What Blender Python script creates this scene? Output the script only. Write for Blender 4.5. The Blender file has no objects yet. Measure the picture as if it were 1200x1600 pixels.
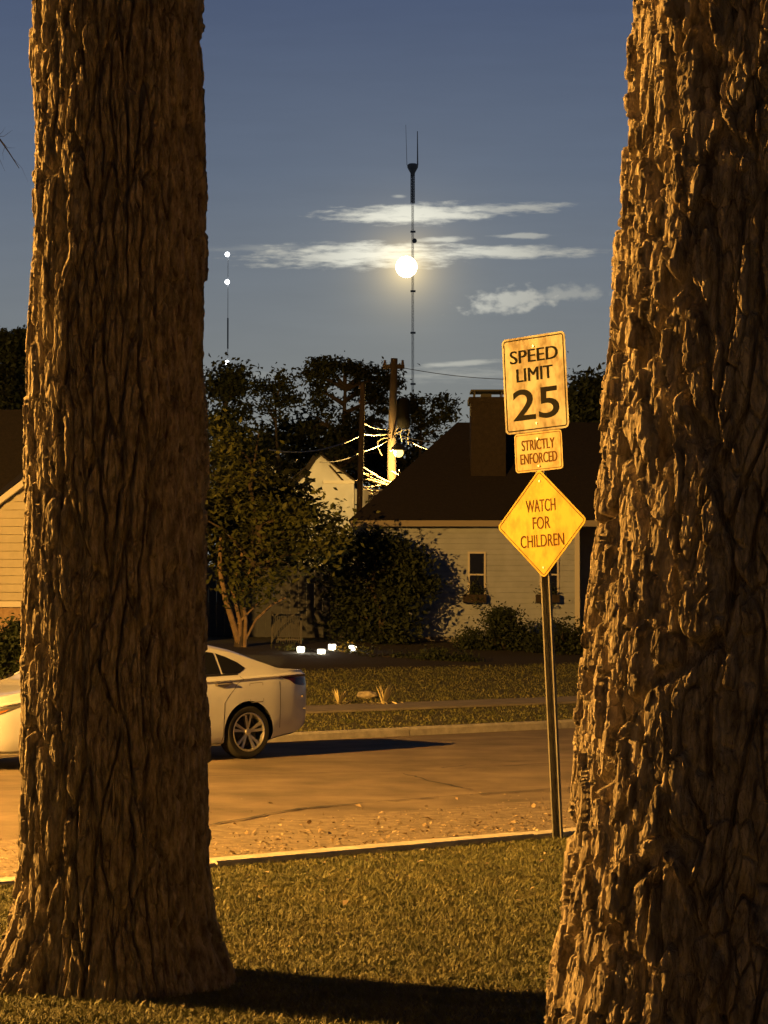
import bpy, bmesh, math, random
import numpy as np
from mathutils import Vector, Matrix
R = math.radians
random.seed(7)
rng = np.random.default_rng(7)
scene = bpy.context.scene
COL = scene.collection

# ------------------------------------------------------------------ camera
F = 3600.0            # focal length in photo pixels (1200 x 1600 photo)
CAM_H = 1.83
PITCH = math.atan((940 - 800) / F)
cd = bpy.data.cameras.new("camera")
cam = bpy.data.objects.new("camera", cd); COL.objects.link(cam)
cam.location = (0, 0, CAM_H)
cam.rotation_euler = (R(90) + PITCH, 0, 0)
cd.sensor_fit = 'VERTICAL'; cd.sensor_height = 36.0; cd.lens = 36.0 * F / 1600
cd.clip_start = 0.1; cd.clip_end = 20000
scene.camera = cam
scene.render.resolution_x = 768; scene.render.resolution_y = 1024

def P(px, py, D):
    """world point seen at photo pixel (px, py) at distance y = D"""
    a = (px - 600) / F; b = (800 - py) / F
    cy = math.cos(PITCH) - b * math.sin(PITCH)
    cz = math.sin(PITCH) + b * math.cos(PITCH)
    k = D / cy
    return Vector((a * k, D, CAM_H + cz * k))

# ------------------------------------------------------------------ exposure
vs = scene.view_settings
vs.view_transform = 'Standard'; vs.look = 'None'; vs.exposure = 0; vs.gamma = 1
scene.cycles.max_bounces = 5
scene.cycles.sample_clamp_indirect = 4
scene.cycles.use_light_tree = True

# ------------------------------------------------------------------ world: dusk sky with lit clouds
SKY_STRENGTH = 0.15
world = bpy.data.worlds.new("World"); scene.world = world
world.use_nodes = True
wn = world.node_tree.nodes; wl = world.node_tree.links; wn.clear()
def wnode(t, **k):
    n = wn.new(t)
    for a, v in k.items(): setattr(n, a, v)
    return n
def wmath(op, a, b=None, c=None, clamp=False):
    n = wnode('ShaderNodeMath', operation=op, use_clamp=clamp)
    for i, v in enumerate((a, b, c)):
        if v is None: continue
        if isinstance(v, (int, float)): n.inputs[i].default_value = v
        else: wl.new(v, n.inputs[i])
    return n.outputs[0]
def wsmooth(v, lo, hi):
    n = wnode('ShaderNodeMapRange', interpolation_type='SMOOTHSTEP')
    wl.new(v, n.inputs['Value']); n.inputs['From Min'].default_value = lo; n.inputs['From Max'].default_value = hi
    return n.outputs[0]
def wmix(f, a, b, blend='MIX'):
    n = wnode('ShaderNodeMix', data_type='RGBA', blend_type=blend)
    if isinstance(f, (int, float)): n.inputs[0].default_value = f
    else: wl.new(f, n.inputs[0])
    for i, v in ((6, a), (7, b)):
        if isinstance(v, tuple): n.inputs[i].default_value = (*v, 1)
        else: wl.new(v, n.inputs[i])
    return n.outputs[2]
tc = wnode('ShaderNodeTexCoord')
sky = wnode('ShaderNodeTexSky', sky_type='NISHITA', sun_disc=False)
sky.sun_elevation = R(-1.5); sky.sun_rotation = R(180); sky.air_density = 1.0; sky.dust_density = 0.6; sky.ozone_density = 2.0
sep = wnode('ShaderNodeSeparateXYZ'); wl.new(tc.outputs['Generated'], sep.inputs[0])
X, Y, Z = sep.outputs
ys = wmath('MAXIMUM', Y, 0.02)
U = wmath('MULTIPLY', wmath('DIVIDE', X, ys), 10.0)       # azimuth, tenths
V = wmath('MULTIPLY', wmath('DIVIDE', Z, ys), 10.0)       # elevation, tenths
# blue hour gradient: pale grey at the horizon to slate blue overhead
ramp = wnode('ShaderNodeValToRGB'); wl.new(wmath('ABSOLUTE', Z), ramp.inputs[0])
cr = ramp.color_ramp
stops = [(0.0, (0.290, 0.290, 0.258)), (0.085, (0.238, 0.258, 0.254)), (0.135, (0.186, 0.218, 0.252)), (0.185, (0.130, 0.170, 0.240)),
         (0.255, (0.080, 0.113, 0.198)), (0.5, (0.050, 0.075, 0.155)), (1.0, (0.03, 0.05, 0.12))]
cr.elements[0].position = 0; cr.elements[0].color = (*stops[0][1], 1)
cr.elements[1].position = 1; cr.elements[1].color = (*stops[-1][1], 1)
for p_, c_ in stops[1:-1]:
    e = cr.elements.new(p_); e.color = (*c_, 1)
nsk = wmix(1.0, sky.outputs[0], (SKY_STRENGTH,) * 3, 'MULTIPLY')
base = wmix(0.85, nsk, ramp.outputs[0])
# fine grain of thin haze across the sky
comb = wnode('ShaderNodeCombineXYZ'); wl.new(wmath('MULTIPLY', U, 0.9), comb.inputs[0]); wl.new(wmath('MULTIPLY', V, 6.0), comb.inputs[1])
nz = wnode('ShaderNodeTexNoise'); nz.inputs['Scale'].default_value = 2.2; nz.inputs['Detail'].default_value = 6; nz.inputs['Roughness'].default_value = 0.55
wl.new(comb.outputs[0], nz.inputs['Vector'])
N1 = wmath('SUBTRACT', nz.outputs[0], 0.5)
comb2 = wnode('ShaderNodeCombineXYZ'); wl.new(wmath('MULTIPLY', U, 3.2), comb2.inputs[0]); wl.new(wmath('MULTIPLY', V, 16.0), comb2.inputs[1]); comb2.inputs[2].default_value = 3.7
nz2 = wnode('ShaderNodeTexNoise'); nz2.inputs['Scale'].default_value = 2.6; nz2.inputs['Detail'].default_value = 7; nz2.inputs['Roughness'].default_value = 0.6
wl.new(comb2.outputs[0], nz2.inputs['Vector'])
N2 = wmath('SUBTRACT', nz2.outputs[0], 0.5)
comb3 = wnode('ShaderNodeCombineXYZ'); wl.new(wmath('MULTIPLY', U, 9.0), comb3.inputs[0]); wl.new(wmath('MULTIPLY', V, 14.0), comb3.inputs[1]); comb3.inputs[2].default_value = 9.1
nz3 = wnode('ShaderNodeTexNoise'); nz3.inputs['Scale'].default_value = 2.0; nz3.inputs['Detail'].default_value = 6
wl.new(comb3.outputs[0], nz3.inputs['Vector'])
N3 = wmath('SUBTRACT', nz3.outputs[0], 0.5)
def cloud(cx, cy, hw, hh, noise, amt, soft, tilt=0.0, peak=1.0):
    """a lens shaped cloud around direction (cx, cy), given in photo pixels, broken up by noise"""
    u0 = (cx - 600) / 360.0; v0 = (940 - cy) / 360.0
    du = wmath('SUBTRACT', U, u0); dv = wmath('SUBTRACT', V, v0)
    dv = wmath('SUBTRACT', dv, wmath('MULTIPLY', du, tilt))
    a = wmath('DIVIDE', du, hw / 360.0); b = wmath('DIVIDE', dv, hh / 360.0)
    r = wmath('SQRT', wmath('ADD', wmath('MULTIPLY', a, a), wmath('MULTIPLY', b, b)))
    d = wmath('ADD', wmath('SUBTRACT', 1.0, r), wmath('MULTIPLY', noise, amt))
    return wmath('MULTIPLY', wsmooth(d, 0.0, soft), peak)
cl = [cloud(640, 332, 165, 19, N2, 1.7, 0.75, 0.02, 1.0),
      cloud(800, 322, 120, 11, N2, 2.2, 0.9, 0.03, 0.62),
      cloud(560, 396, 215, 25, N2, 1.8, 0.8, 0.015, 0.95),
      cloud(770, 392, 190, 13, N2, 1.6, 0.85, 0.0, 0.9),
      cloud(688, 372, 55, 6, N2, 1.6, 0.8, 0.02, 0.6),
      cloud(820, 366, 55, 6, N2, 2.0, 0.8, 0.0, 0.55),
      cloud(624, 303, 16, 4, N2, 1.0, 0.9, 0.0, 0.4),
      cloud(800, 468, 85, 25, N3, 2.0, 0.8, 0.10, 0.68),
      cloud(880, 458, 90, 16, N3, 2.0, 0.9, 0.05, 0.42),
      cloud(725, 567, 85, 6, N2, 1.3, 0.8, 0.07, 0.55),
      cloud(740, 585, 190, 16, N2, 2.5, 1.2, 0.0, 0.30),
      cloud(430, 385, 150, 8, N2, 1.8, 1.2, 0.02, 0.30),
      cloud(360, 585, 160, 9, N2, 1.8, 1.2, 0.0, 0.22)]
cov = cl[0]
for c_ in cl[1:]: cov = wmath('MAXIMUM', cov, c_)
cov = wmath('MULTIPLY', cov, wsmooth(Y, 0.05, 0.3))
# distance from the moon, for the aureole and for how brightly the clouds are lit
MPX, MPY = 635, 417
mu = wmath('SUBTRACT', U, (MPX - 600) / 360.0); mv = wmath('SUBTRACT', V, (940 - MPY) / 360.0)
mr = wmath('SQRT', wmath('ADD', wmath('MULTIPLY', mu, mu), wmath('MULTIPLY', mv, mv)))
au1 = wmath('EXPONENT', wmath('MULTIPLY', mr, -14.0))
au2 = wmath('EXPONENT', wmath('MULTIPLY', mr, -2.6))
au1 = wmath('MULTIPLY', au1, wsmooth(Y, 0.05, 0.3)); au2 = wmath('MULTIPLY', au2, wsmooth(Y, 0.05, 0.3))
ccol = wmix(wmath('MINIMUM', wmath('MULTIPLY', au2, 1.6), 1.0), (0.40, 0.385, 0.33), (0.80, 0.80, 0.70))
grain = wmath('ADD', 1.0, wmath('MULTIPLY', N1, 0.12))
gn = wnode('ShaderNodeVectorMath', operation='SCALE'); wl.new(base, gn.inputs[0]); wl.new(grain, gn.inputs['Scale'])
skyc = wmix(cov, gn.outputs[0], ccol)
def addscaled(col, f, c):
    n = wnode('ShaderNodeVectorMath', operation='SCALE'); n.inputs[0].default_value = c; wl.new(f, n.inputs['Scale'])
    m = wnode('ShaderNodeVectorMath', operation='ADD'); wl.new(col, m.inputs[0]); wl.new(n.outputs[0], m.inputs[1])
    return m.outputs[0]
# unseen sky overhead and behind is dimmed to lower the ambient light
dim = wmath('MULTIPLY', wmath('ADD', 0.22, wmath('MULTIPLY', wsmooth(Y, -0.1, 0.75), 0.78)), wmath('SUBTRACT', 1.0, wmath('MULTIPLY', wsmooth(Z, 0.30, 0.6), 0.7)))
dn = wnode('ShaderNodeVectorMath', operation='SCALE'); wl.new(skyc, dn.inputs[0]); wl.new(dim, dn.inputs['Scale']); skyc = dn.outputs[0]
skyc = addscaled(skyc, au1, (1.25, 0.90, 0.32))
skyc = addscaled(skyc, au2, (0.060, 0.054, 0.034))
bg = wnode('ShaderNodeBackground'); wl.new(skyc, bg.inputs[0]); bg.inputs[1].default_value = 1.0
wo = wnode('ShaderNodeOutputWorld'); wl.new(bg.outputs[0], wo.inputs[0])

# ------------------------------------------------------------------ moonlight (the one sun lamp)
sl = bpy.data.lights.new("moonlight", 'SUN'); sl.energy = 0.04; sl.angle = R(0.5); sl.color = (1.0, 0.93, 0.78)
so = bpy.data.objects.new("moonlight", sl); COL.objects.link(so)
md = (P(MPX, MPY, 100) - Vector((0, 0, CAM_H))).normalized()
so.rotation_euler = md.to_track_quat('Z', 'Y').to_euler(); so.location = (0, 40, 30)

SODIUM = (1.0, 0.465, 0.078)
LAMP_POS = Vector((-12.1, 16.2, 6.9)); LAMP_W = 40000
FILL_POS = Vector((-0.9, -1.25, 2.15)); FILL_W = 75
FAR_W = 6000

# ------------------------------------------------------------------ materials
MATS = {}
def mat(name, col, rough=0.7, var=0.0, vscale=8.0, bump=0.0, bscale=40.0, metal=0.0, col2=None, emit=None, estr=0.0, spec=0.5, stretch=None, coat=0.0, detail=6):
    if name in MATS: return MATS[name]
    m = bpy.data.materials.new(name); m.use_nodes = True
    nt = m.node_tree; n = nt.nodes; l = nt.links
    b = n['Principled BSDF']
    b.inputs['Base Color'].default_value = (*col, 1); b.inputs['Roughness'].default_value = rough
    b.inputs['Metallic'].default_value = metal; b.inputs['Specular IOR Level'].default_value = spec
    if coat: b.inputs['Coat Weight'].default_value = coat; b.inputs['Coat Roughness'].default_value = 0.05
    if emit is not None:
        b.inputs['Emission Color'].default_value = (*emit, 1); b.inputs['Emission Strength'].default_value = estr
    t = n.new('ShaderNodeTexCoord'); vec = t.outputs['Object']
    if stretch:
        mp = n.new('ShaderNodeMapping'); mp.inputs['Scale'].default_value = stretch; l.new(vec, mp.inputs[0]); vec = mp.outputs[0]
    if var or col2:
        nz = n.new('ShaderNodeTexNoise'); nz.inputs['Scale'].default_value = vscale; nz.inputs['Detail'].default_value = detail
        nz.inputs['Roughness'].default_value = 0.62
        l.new(vec, nz.inputs['Vector'])
        rp = n.new('ShaderNodeValToRGB'); l.new(nz.outputs[0], rp.inputs[0])
        c2 = col2 if col2 else tuple(min(1, c * (1 + var)) for c in col)
        c1 = col if col2 else tuple(c * (1 - var) for c in col)
        rp.color_ramp.elements[0].position = 0.33; rp.color_ramp.elements[0].color = (*c1, 1)
        rp.color_ramp.elements[1].position = 0.67; rp.color_ramp.elements[1].color = (*c2, 1)
        l.new(rp.outputs[0], b.inputs['Base Color'])
    if bump:
        nb = n.new('ShaderNodeTexNoise'); nb.inputs['Scale'].default_value = bscale; nb.inputs['Detail'].default_value = 5
        l.new(vec, nb.inputs['Vector'])
        bp = n.new('ShaderNodeBump'); bp.inputs['Strength'].default_value = bump; bp.inputs['Distance'].default_value = 0.02
        l.new(nb.outputs[0], bp.inputs['Height']); l.new(bp.outputs[0], b.inputs['Normal'])
    MATS[name] = m
    return m

M_lawn = mat('lawn soil', (0.045, 0.045, 0.014), 0.95, col2=(0.11, 0.10, 0.035), vscale=3.0, bump=0.8, bscale=60)
M_grass = mat('grass blades', (0.075, 0.090, 0.022), 0.6, col2=(0.20, 0.19, 0.065), vscale=2.2)
M_asphalt = mat('old asphalt', (0.125, 0.100, 0.074), 0.9, col2=(0.26, 0.21, 0.155), vscale=1.1, bump=0.55, bscale=90, stretch=(1, 1, 1), detail=12)
M_gutter = mat('gravelly road edge', (0.14, 0.115, 0.085), 0.95, col2=(0.30, 0.245, 0.185), vscale=9, bump=1.0, bscale=45, detail=10)
M_tar = mat('road crack filler', (0.035, 0.033, 0.03), 0.8)
M_conc = mat('kerb concrete', (0.42, 0.40, 0.36), 0.85, var=0.25, vscale=6, bump=0.4, bscale=50)
M_walk = mat('pavement concrete', (0.24, 0.215, 0.18), 0.9, var=0.2, vscale=4, bump=0.3)
M_mulch_shade = mat('bed mulch and shade', (0.03, 0.022, 0.014), 0.95, var=0.5, vscale=20, bump=0.8, bscale=30)
M_dirt = mat('bare soil', (0.30, 0.24, 0.17), 0.95, var=0.3, vscale=12, bump=0.6)
M_steel = mat('dull dark sign post', (0.17, 0.165, 0.15), 0.65, var=0.25, vscale=12, spec=.2)
M_letter = mat('sign black lettering', (0.008, 0.008, 0.008), 0.85, spec=0.08)
M_letter2 = mat('faded sign lettering', (0.085, 0.045, 0.014), 0.85, var=0.4, vscale=18, spec=0.1)
M_pole = mat('weathered pole timber', (0.050, 0.036, 0.025), 0.9, var=0.3, vscale=6, bump=0.5, stretch=(4, 4, 0.5))
M_metal_dark = mat('dark painted metal', (0.03, 0.03, 0.03), 0.5)
M_wire = mat('cable sheath', (0.11, 0.10, 0.085), 0.6)
M_lampglass = mat('sodium lamp lens', (0.9, 0.8, 0.6), 0.3, emit=(1.0, 0.62, 0.16), estr=60)
M_mast = mat('mast steel', (0.62, 0.64, 0.67), 0.7)
M_beacon = mat('white beacon', (0.9, 0.9, 0.9), 0.3, emit=(0.95, 0.97, 1.0), estr=6)
M_moon = mat('moon', (0.8, 0.78, 0.7), 0.9, emit=(1.0, 0.90, 0.66), estr=26)

def bark_mat(name, c1, c2, sc):
    m = mat(name, c1, 0.92, col2=c2, vscale=sc, bump=0.9, bscale=sc * 3.2, stretch=(1, 1, 0.35), spec=0.25, detail=10)
    return m
M_barkL = bark_mat('ridged bark', (0.085, 0.068, 0.050), (0.40, 0.35, 0.28), 26)
M_barkR = bark_mat('plated bark', (0.11, 0.088, 0.064), (0.50, 0.43, 0.335), 22)
M_twig = mat('twig bark', (0.028, 0.025, 0.022), 0.9, var=0.3)

# ------------------------------------------------------------------ helpers
def link(o, parent=None):
    COL.objects.link(o)
    if parent is not None: o.parent = parent
    return o
def tag(o, label=None, cat=None, group=None, kind=None):
    if label: o['label'] = label
    if cat: o['category'] = cat
    if group: o['group'] = group
    if kind: o['kind'] = kind
    return o
def thing(name, label, cat, loc=(0, 0, 0), rotz=0, group=None):
    o = bpy.data.objects.new(name, None); link(o)
    o.empty_display_size = 0.2
    o.location = loc; o.rotation_euler = (0, 0, rotz)
    return tag(o, label, cat, group)
def fast_mesh(name, verts, faces, smooth=False):
    verts = np.asarray(verts, dtype=np.float32); faces = np.asarray(faces, dtype=np.int32)
    me = bpy.data.meshes.new(name)
    k = faces.shape[1]
    me.vertices.add(len(verts)); me.vertices.foreach_set('co', verts.ravel())
    me.loops.add(faces.size); me.loops.foreach_set('vertex_index', faces.ravel())
    me.polygons.add(len(faces)); me.polygons.foreach_set('loop_start', np.arange(0, faces.size, k, dtype=np.int32))
    try: me.polygons.foreach_set('loop_total', np.full(len(faces), k, dtype=np.int32))
    except Exception: pass
    me.update(calc_edges=True)
    if smooth: me.polygons.foreach_set('use_smooth', np.ones(len(faces), dtype=bool))
    me.validate()
    return me
def obj_mesh(name, me, m, parent=None):
    o = bpy.data.objects.new(name, me)
    if m is not None:
        for x in (m if isinstance(m, (list, tuple)) else [m]): me.materials.append(x)
    return link(o, parent)
class MB:
    """collects simple shapes into one mesh"""
    def __init__(s): s.v = []; s.f = []
    def poly(s, pts):
        i = len(s.v); s.v += [tuple(p) for p in pts]; s.f.append(tuple(range(i, i + len(pts))))
        return s
    def box(s, lo, hi, M=None):
        (a, b, c), (d, e, f) = lo, hi
        pts = [(a, b, c), (d, b, c), (d, e, c), (a, e, c), (a, b, f), (d, b, f), (d, e, f), (a, e, f)]
        if M is not None: pts = [M @ Vector(p) for p in pts]
        i = len(s.v); s.v += [tuple(p) for p in pts]
        s.f += [tuple(i + k for k in q) for q in ((0, 3, 2, 1), (4, 5, 6, 7), (0, 1, 5, 4), (1, 2, 6, 5), (2, 3, 7, 6), (3, 0, 4, 7))]
        return s
    def tube(s, pts, radii, n=8, cap=True):
        pts = [Vector(p) for p in pts]
        if not isinstance(radii, (list, tuple)): radii = [radii] * len(pts)
        i0 = len(s.v); up = None
        for k, p in enumerate(pts):
            d = (pts[min(k + 1, len(pts) - 1)] - pts[max(k - 1, 0)]).normalized()
            if up is None: up = Vector((0, 0, 1)) if abs(d.z) < 0.9 else Vector((1, 0, 0))
            a = d.cross(up).normalized(); b = a.cross(d).normalized(); up = b
            for j in range(n):
                t = 2 * math.pi * j / n
                s.v.append(tuple(p + (a * math.cos(t) + b * math.sin(t)) * radii[k]))
        for k in range(len(pts) - 1):
            for j in range(n):
                a0 = i0 + k * n + j; a1 = i0 + k * n + (j + 1) % n
                s.f.append((a0, a0 + n, a1 + n, a1))
        if cap:
            s.f.append(tuple(i0 + j for j in range(n)))
            s.f.append(tuple(i0 + (len(pts) - 1) * n + j for j in reversed(range(n))))
        return s
    def lathe(s, prof, n=32, M=None, axis='z'):
        i0 = len(s.v)
        for r, h in prof:
            for j in range(n):
                t = 2 * math.pi * j / n
                p = Vector((r * math.cos(t), r * math.sin(t), h))
                if axis == 'y': p = Vector((p.x, p.z, p.y))
                if M is not None: p = M @ p
                s.v.append(tuple(p))
        for k in range(len(prof) - 1):
            for j in range(n):
                a0 = i0 + k * n + j; a1 = i0 + k * n + (j + 1) % n
                s.f.append((a0, a1, a1 + n, a0 + n))
        return s
    def build(s, name, m, parent=None, smooth=False, bevel=0.0, angle=40):
        me = bpy.data.meshes.new(name); me.from_pydata(s.v, [], s.f); me.update()
        bm = bmesh.new(); bm.from_mesh(me); bmesh.ops.recalc_face_normals(bm, faces=bm.faces)
        if bevel: bmesh.ops.bevel(bm, geom=list(bm.edges), offset=bevel, segments=2, affect='EDGES', profile=0.5)
        bm.to_mesh(me); bm.free()
        if smooth:
            me.polygons.foreach_set('use_smooth', np.ones(len(me.polygons), dtype=bool)); me.set_sharp_from_angle(angle=R(angle))
        return obj_mesh(name, me, m, parent)

# ------------------------------------------------------------------ street frame: s along the street, p across it
TH = R(39.0); KX, KY = -1.16, 16.07
ux, uy = math.cos(TH), math.sin(TH); nx, ny = -math.sin(TH), math.cos(TH)
def W(s, p, z): return Vector((KX + ux * s + nx * p, KY + uy * s + ny * p, z))
def p_of(x, y): return (x - KX) * nx + (y - KY) * ny
def s_of(x, y): return (x - KX) * ux + (y - KY) * uy
ROAD_Z, P_FAR = -0.10, 12.4
prof_p = np.array([-3000, -60, -14, -3, 0.0, 0.02, 0.16, P_FAR, P_FAR + 0.02, P_FAR + 0.16, 14.3, 15.7, 18, 22, 28, 40, 90, 5000.])
prof_z = np.array([0, 0, 0, 0.0, -0.015, -0.114, -0.114, -0.114, -0.114, 0.0, 0.15, 0.18, 0.33, 0.58, 0.94, 1.1, 1.6, 1.6])
def gz(x, y): return float(np.interp(p_of(x, y), prof_p, prof_z))
def gz_np(p): return np.interp(p, prof_p, prof_z)

def strip(name, cols, m, s0=-60, s1=90, ns=60, kind='structure', parent=None):
    """sheet along the street; cols = list of (p, z)"""
    ss = np.linspace(s0, s1, ns); v = []; f = []
    for s_ in ss:
        for p_, z_ in cols: v.append(W(s_, p_, z_))
    k = len(cols)
    for i in range(ns - 1):
        for j in range(k - 1): f.append((i * k + j, (i + 1) * k + j, (i + 1) * k + j + 1, i * k + j + 1))
    me = bpy.data.meshes.new(name); me.from_pydata([tuple(p) for p in v], [], f); me.update()
    bm = bmesh.new(); bm.from_mesh(me); bmesh.ops.recalc_face_normals(bm, faces=bm.faces)
    if sum(fc.normal.z for fc in bm.faces) < 0: bmesh.ops.reverse_faces(bm, faces=bm.faces)
    bm.to_mesh(me); bm.free()
    o = obj_mesh(name, me, m, parent)
    if kind: o['kind'] = kind
    return o

strip('ground', list(zip(prof_p, prof_z)), M_lawn, -3000, 3000, 240)
strip('road', [(0.16, ROAD_Z), (3.6, ROAD_Z + 0.012), (6.3, ROAD_Z + 0.02), (9.5, ROAD_Z + 0.012), (P_FAR + 0.01, ROAD_Z)], M_asphalt, -60, 90)
strip('road_edge', [(0.155, ROAD_Z + 0.004), (2.0, ROAD_Z + 0.010), (3.15, ROAD_Z + 0.0145)], M_gutter, -60, 90)
def kerb(name, p0, p1, zt, m):
    mb = MB(); s = -60.0; r2 = random.Random(3)
    while s < 80:
        L = 3.0
        jz = r2.uniform(-0.008, 0.008); jp = r2.uniform(-0.008, 0.008)
        g = 1 if p1 > p0 else -1
        pts = [(p0 + jp, -0.2), (p0 + jp, zt + jz - 0.012), (p0 + jp + 0.012 * g, zt + jz), (p1 + jp - 0.03 * g, zt + jz), (p1 + jp, zt + jz - 0.03), (p1 + jp + 0.02 * g, -0.2)]
        a = [W(s + 0.006, p, z) for p, z in pts]; b = [W(s + L - 0.006, p, z) for p, z in pts]
        i = len(mb.v); mb.v += [tuple(q) for q in a + b]; n = len(pts)
        for k in range(n): mb.f.append((i + k, i + (k + 1) % n, i + n + (k + 1) % n, i + n + k))
        mb.f.append(tuple(i + k for k in range(n))); mb.f.append(tuple(i + n + k for k in reversed(range(n))))
        s += L
    return tag(mb.build(name, m), kind='structure')
kerb('near_kerb', 0.0, 0.24, 0.022, mat('pale kerb concrete', (0.50, 0.47, 0.41), 0.85, var=0.25, vscale=6, bump=0.4, bscale=50))
kerb('far_kerb', P_FAR + 0.15, P_FAR, 0.02, M_conc)
strip('pavement', [(14.3, 0.158), (14.31, 0.19), (15.69, 0.20), (15.7, 0.17)], M_walk, -60, 90)
strip('flower_bed', [(21.3, gz_np(21.3) + 0.005), (22.0, gz_np(22.0) + 0.04), (24.0, gz_np(24.0) + 0.05), (27.4, gz_np(27.4) + 0.03)], M_mulch_shade, 6.0, 26, 30)  # dark sheet: the bed's mulch plus painted shade under the shrubs

# cracks in the road: thin tar filled lines on the asphalt
def ground_pt(px, py, z):
    d = P(px, py, 100.0) - Vector((0, 0, CAM_H)); k = (z - CAM_H) / d.z
    return Vector((d.x * k, d.y * k, z))
def crack(pix, w, seed, name='road_crack'):
    r2 = random.Random(seed); pts = []
    for (a, b) in zip(pix[:-1], pix[1:]):
        A = ground_pt(*a, ROAD_Z + 0.02); B = ground_pt(*b, ROAD_Z + 0.02)
        n = max(2, int((B - A).length / 0.12))
        for i in range(n): pts.append(A.lerp(B, i / n) + Vector((r2.gauss(0, 0.018), r2.gauss(0, 0.018), 0)))
    v = []; f = []
    for i, p in enumerate(pts):
        d = (pts[min(i + 1, len(pts) - 1)] - pts[max(0, i - 1)]); q = Vector((-d.y, d.x, 0)).normalized() * w * r2.uniform(0.25, 1.5)
        z = ROAD_Z + 0.0235
        v += [(p.x + q.x, p.y + q.y, z), (p.x - q.x, p.y - q.y, z)]
        if i: f.append((2 * i - 2, 2 * i - 1, 2 * i + 1, 2 * i))
    me = bpy.data.meshes.new(name); me.from_pydata(v, [], f); me.update()
    return tag(obj_mesh(name, me, M_tar), kind='structure')
crack([(250, 1300), (340, 1287), (420, 1272), (470, 1263), (600, 1252), (760, 1240), (920, 1229)], 0.024, 1)
crack([(200, 1214), (330, 1212), (520, 1207), (640, 1205), (760, 1199), (900, 1190)], 0.013, 2)
crack([(630, 1209), (680, 1222), (745, 1235)], 0.014, 3)
crack([(690, 1200), (730, 1195), (800, 1190), (900, 1184)], 0.014, 4)
crack([(0, 1235), (60, 1232), (130, 1226)], 0.014, 5)

# ------------------------------------------------------------------ numpy noise for bark
def hsh(i, j, k=0):
    i = i.astype(np.int64); j = j.astype(np.int64)
    h = (i * 374761393 + j * 668265263 + k * 1274126177) & 0x7fffffff
    h = ((h ^ (h >> 13)) * 1274126177) & 0x7fffffff
    h = h ^ (h >> 16)
    return (h & 0xffffff) / float(0x1000000)
def vnoise(u, v, per, seed):
    i = np.floor(u); j = np.floor(v); fu = u - i; fv = v - j
    fu = fu * fu * (3 - 2 * fu); fv = fv * fv * (3 - 2 * fv)
    i0 = np.mod(i, per); i1 = np.mod(i + 1, per)
    return (hsh(i0, j, seed) * (1 - fu) + hsh(i1, j, seed) * fu) * (1 - fv) + (hsh(i0, j + 1, seed) * (1 - fu) + hsh(i1, j + 1, seed) * fu) * fv
def voro(u, v, per, seed):
    i = np.floor(u); j = np.floor(v)
    f1 = np.full(u.shape, 9.0); f2 = np.full(u.shape, 9.0); idr = np.zeros(u.shape)
    for a in (-1, 0, 1):
        for b in (-1, 0, 1):
            ci = i + a; cj = j + b; w = np.mod(ci, per)
            du = ci + hsh(w, cj, seed) - u; dv = cj + hsh(w, cj, seed + 5) - v
            d = np.sqrt(du * du + dv * dv); rid = hsh(w, cj, seed + 9)
            near = d < f1
            f2 = np.where(near, f1, np.minimum(f2, d)); idr = np.where(near, rid, idr); f1 = np.where(near, d, f1)
    return f1, f2, idr
def sstep(x, a, b):
    t = np.clip((x - a) / (b - a), 0, 1); return t * t * (3 - 2 * t)
def trunk_mesh(name, cx, cy, zs, rad, lean, nth, face, layers, seed, flare=None):
    """zs rows; rad(z), lean(z)->(dx,dy); nth columns, denser towards angle face; layers = bark layers"""
    t = np.linspace(-math.pi, math.pi, nth, endpoint=False)
    t = t + 0.55 * np.sin(t) * -1.0 * -1.0 if False else t - 0.45 * np.sin(t)
    th = face + t
    TT, ZZ = np.meshgrid(th, zs)
    Rr = rad(ZZ)
    if flare is not None: Rr = Rr * flare(TT, ZZ)
    R0 = float(np.mean(rad(np.asarray(zs))))
    Us = (TT % (2 * math.pi)) * R0
    per_len = 2 * math.pi * R0
    D = np.zeros_like(Rr)
    for (cw, ch, amp, edge, warp, rnd, sd) in layers:
        nc = max(3, round(per_len / cw)); u = Us / per_len * nc; v = ZZ / ch
        wu = vnoise(u * 0.5, v * 1.6, max(1, nc // 2), seed + sd) - 0.5
        wv = vnoise(u * 1.0, v * 0.7, nc, seed + sd + 1) - 0.5
        wu2 = vnoise(u * 2.0, v * 5.0, nc * 2, seed + sd + 2) - 0.5
        f1, f2, idr = voro(u + warp * wu + 0.35 * warp * wu2, v + 0.7 * wv, nc, seed + sd + 3)
        D += amp * (sstep(f2 - f1, 0.02, edge) * (1 - rnd + rnd * idr))
    nf = round(per_len / 0.012)
    D += 0.006 * (vnoise(Us / per_len * nf, ZZ / 0.03, nf, seed + 77) - 0.5)
    nf = round(per_len / 0.25)
    D += 0.03 * (vnoise(Us / per_len * nf, ZZ / 0.5, nf, seed + 78) - 0.5)
    dx, dy = lean(ZZ)
    Rf = Rr + D
    V = np.stack([cx + dx + Rf * np.cos(TT), cy + dy + Rf * np.sin(TT), ZZ], -1).reshape(-1, 3)
    nr, ncol = ZZ.shape
    a = (np.arange(nr - 1)[:, None] * ncol + np.arange(ncol)[None, :]); b = (np.arange(nr - 1)[:, None] * ncol + (np.arange(ncol)[None, :] + 1) % ncol)
    faces = np.stack([a, b, b + ncol, a + ncol], -1).reshape(-1, 4)
    return fast_mesh(name, V, faces, smooth=False)

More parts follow.
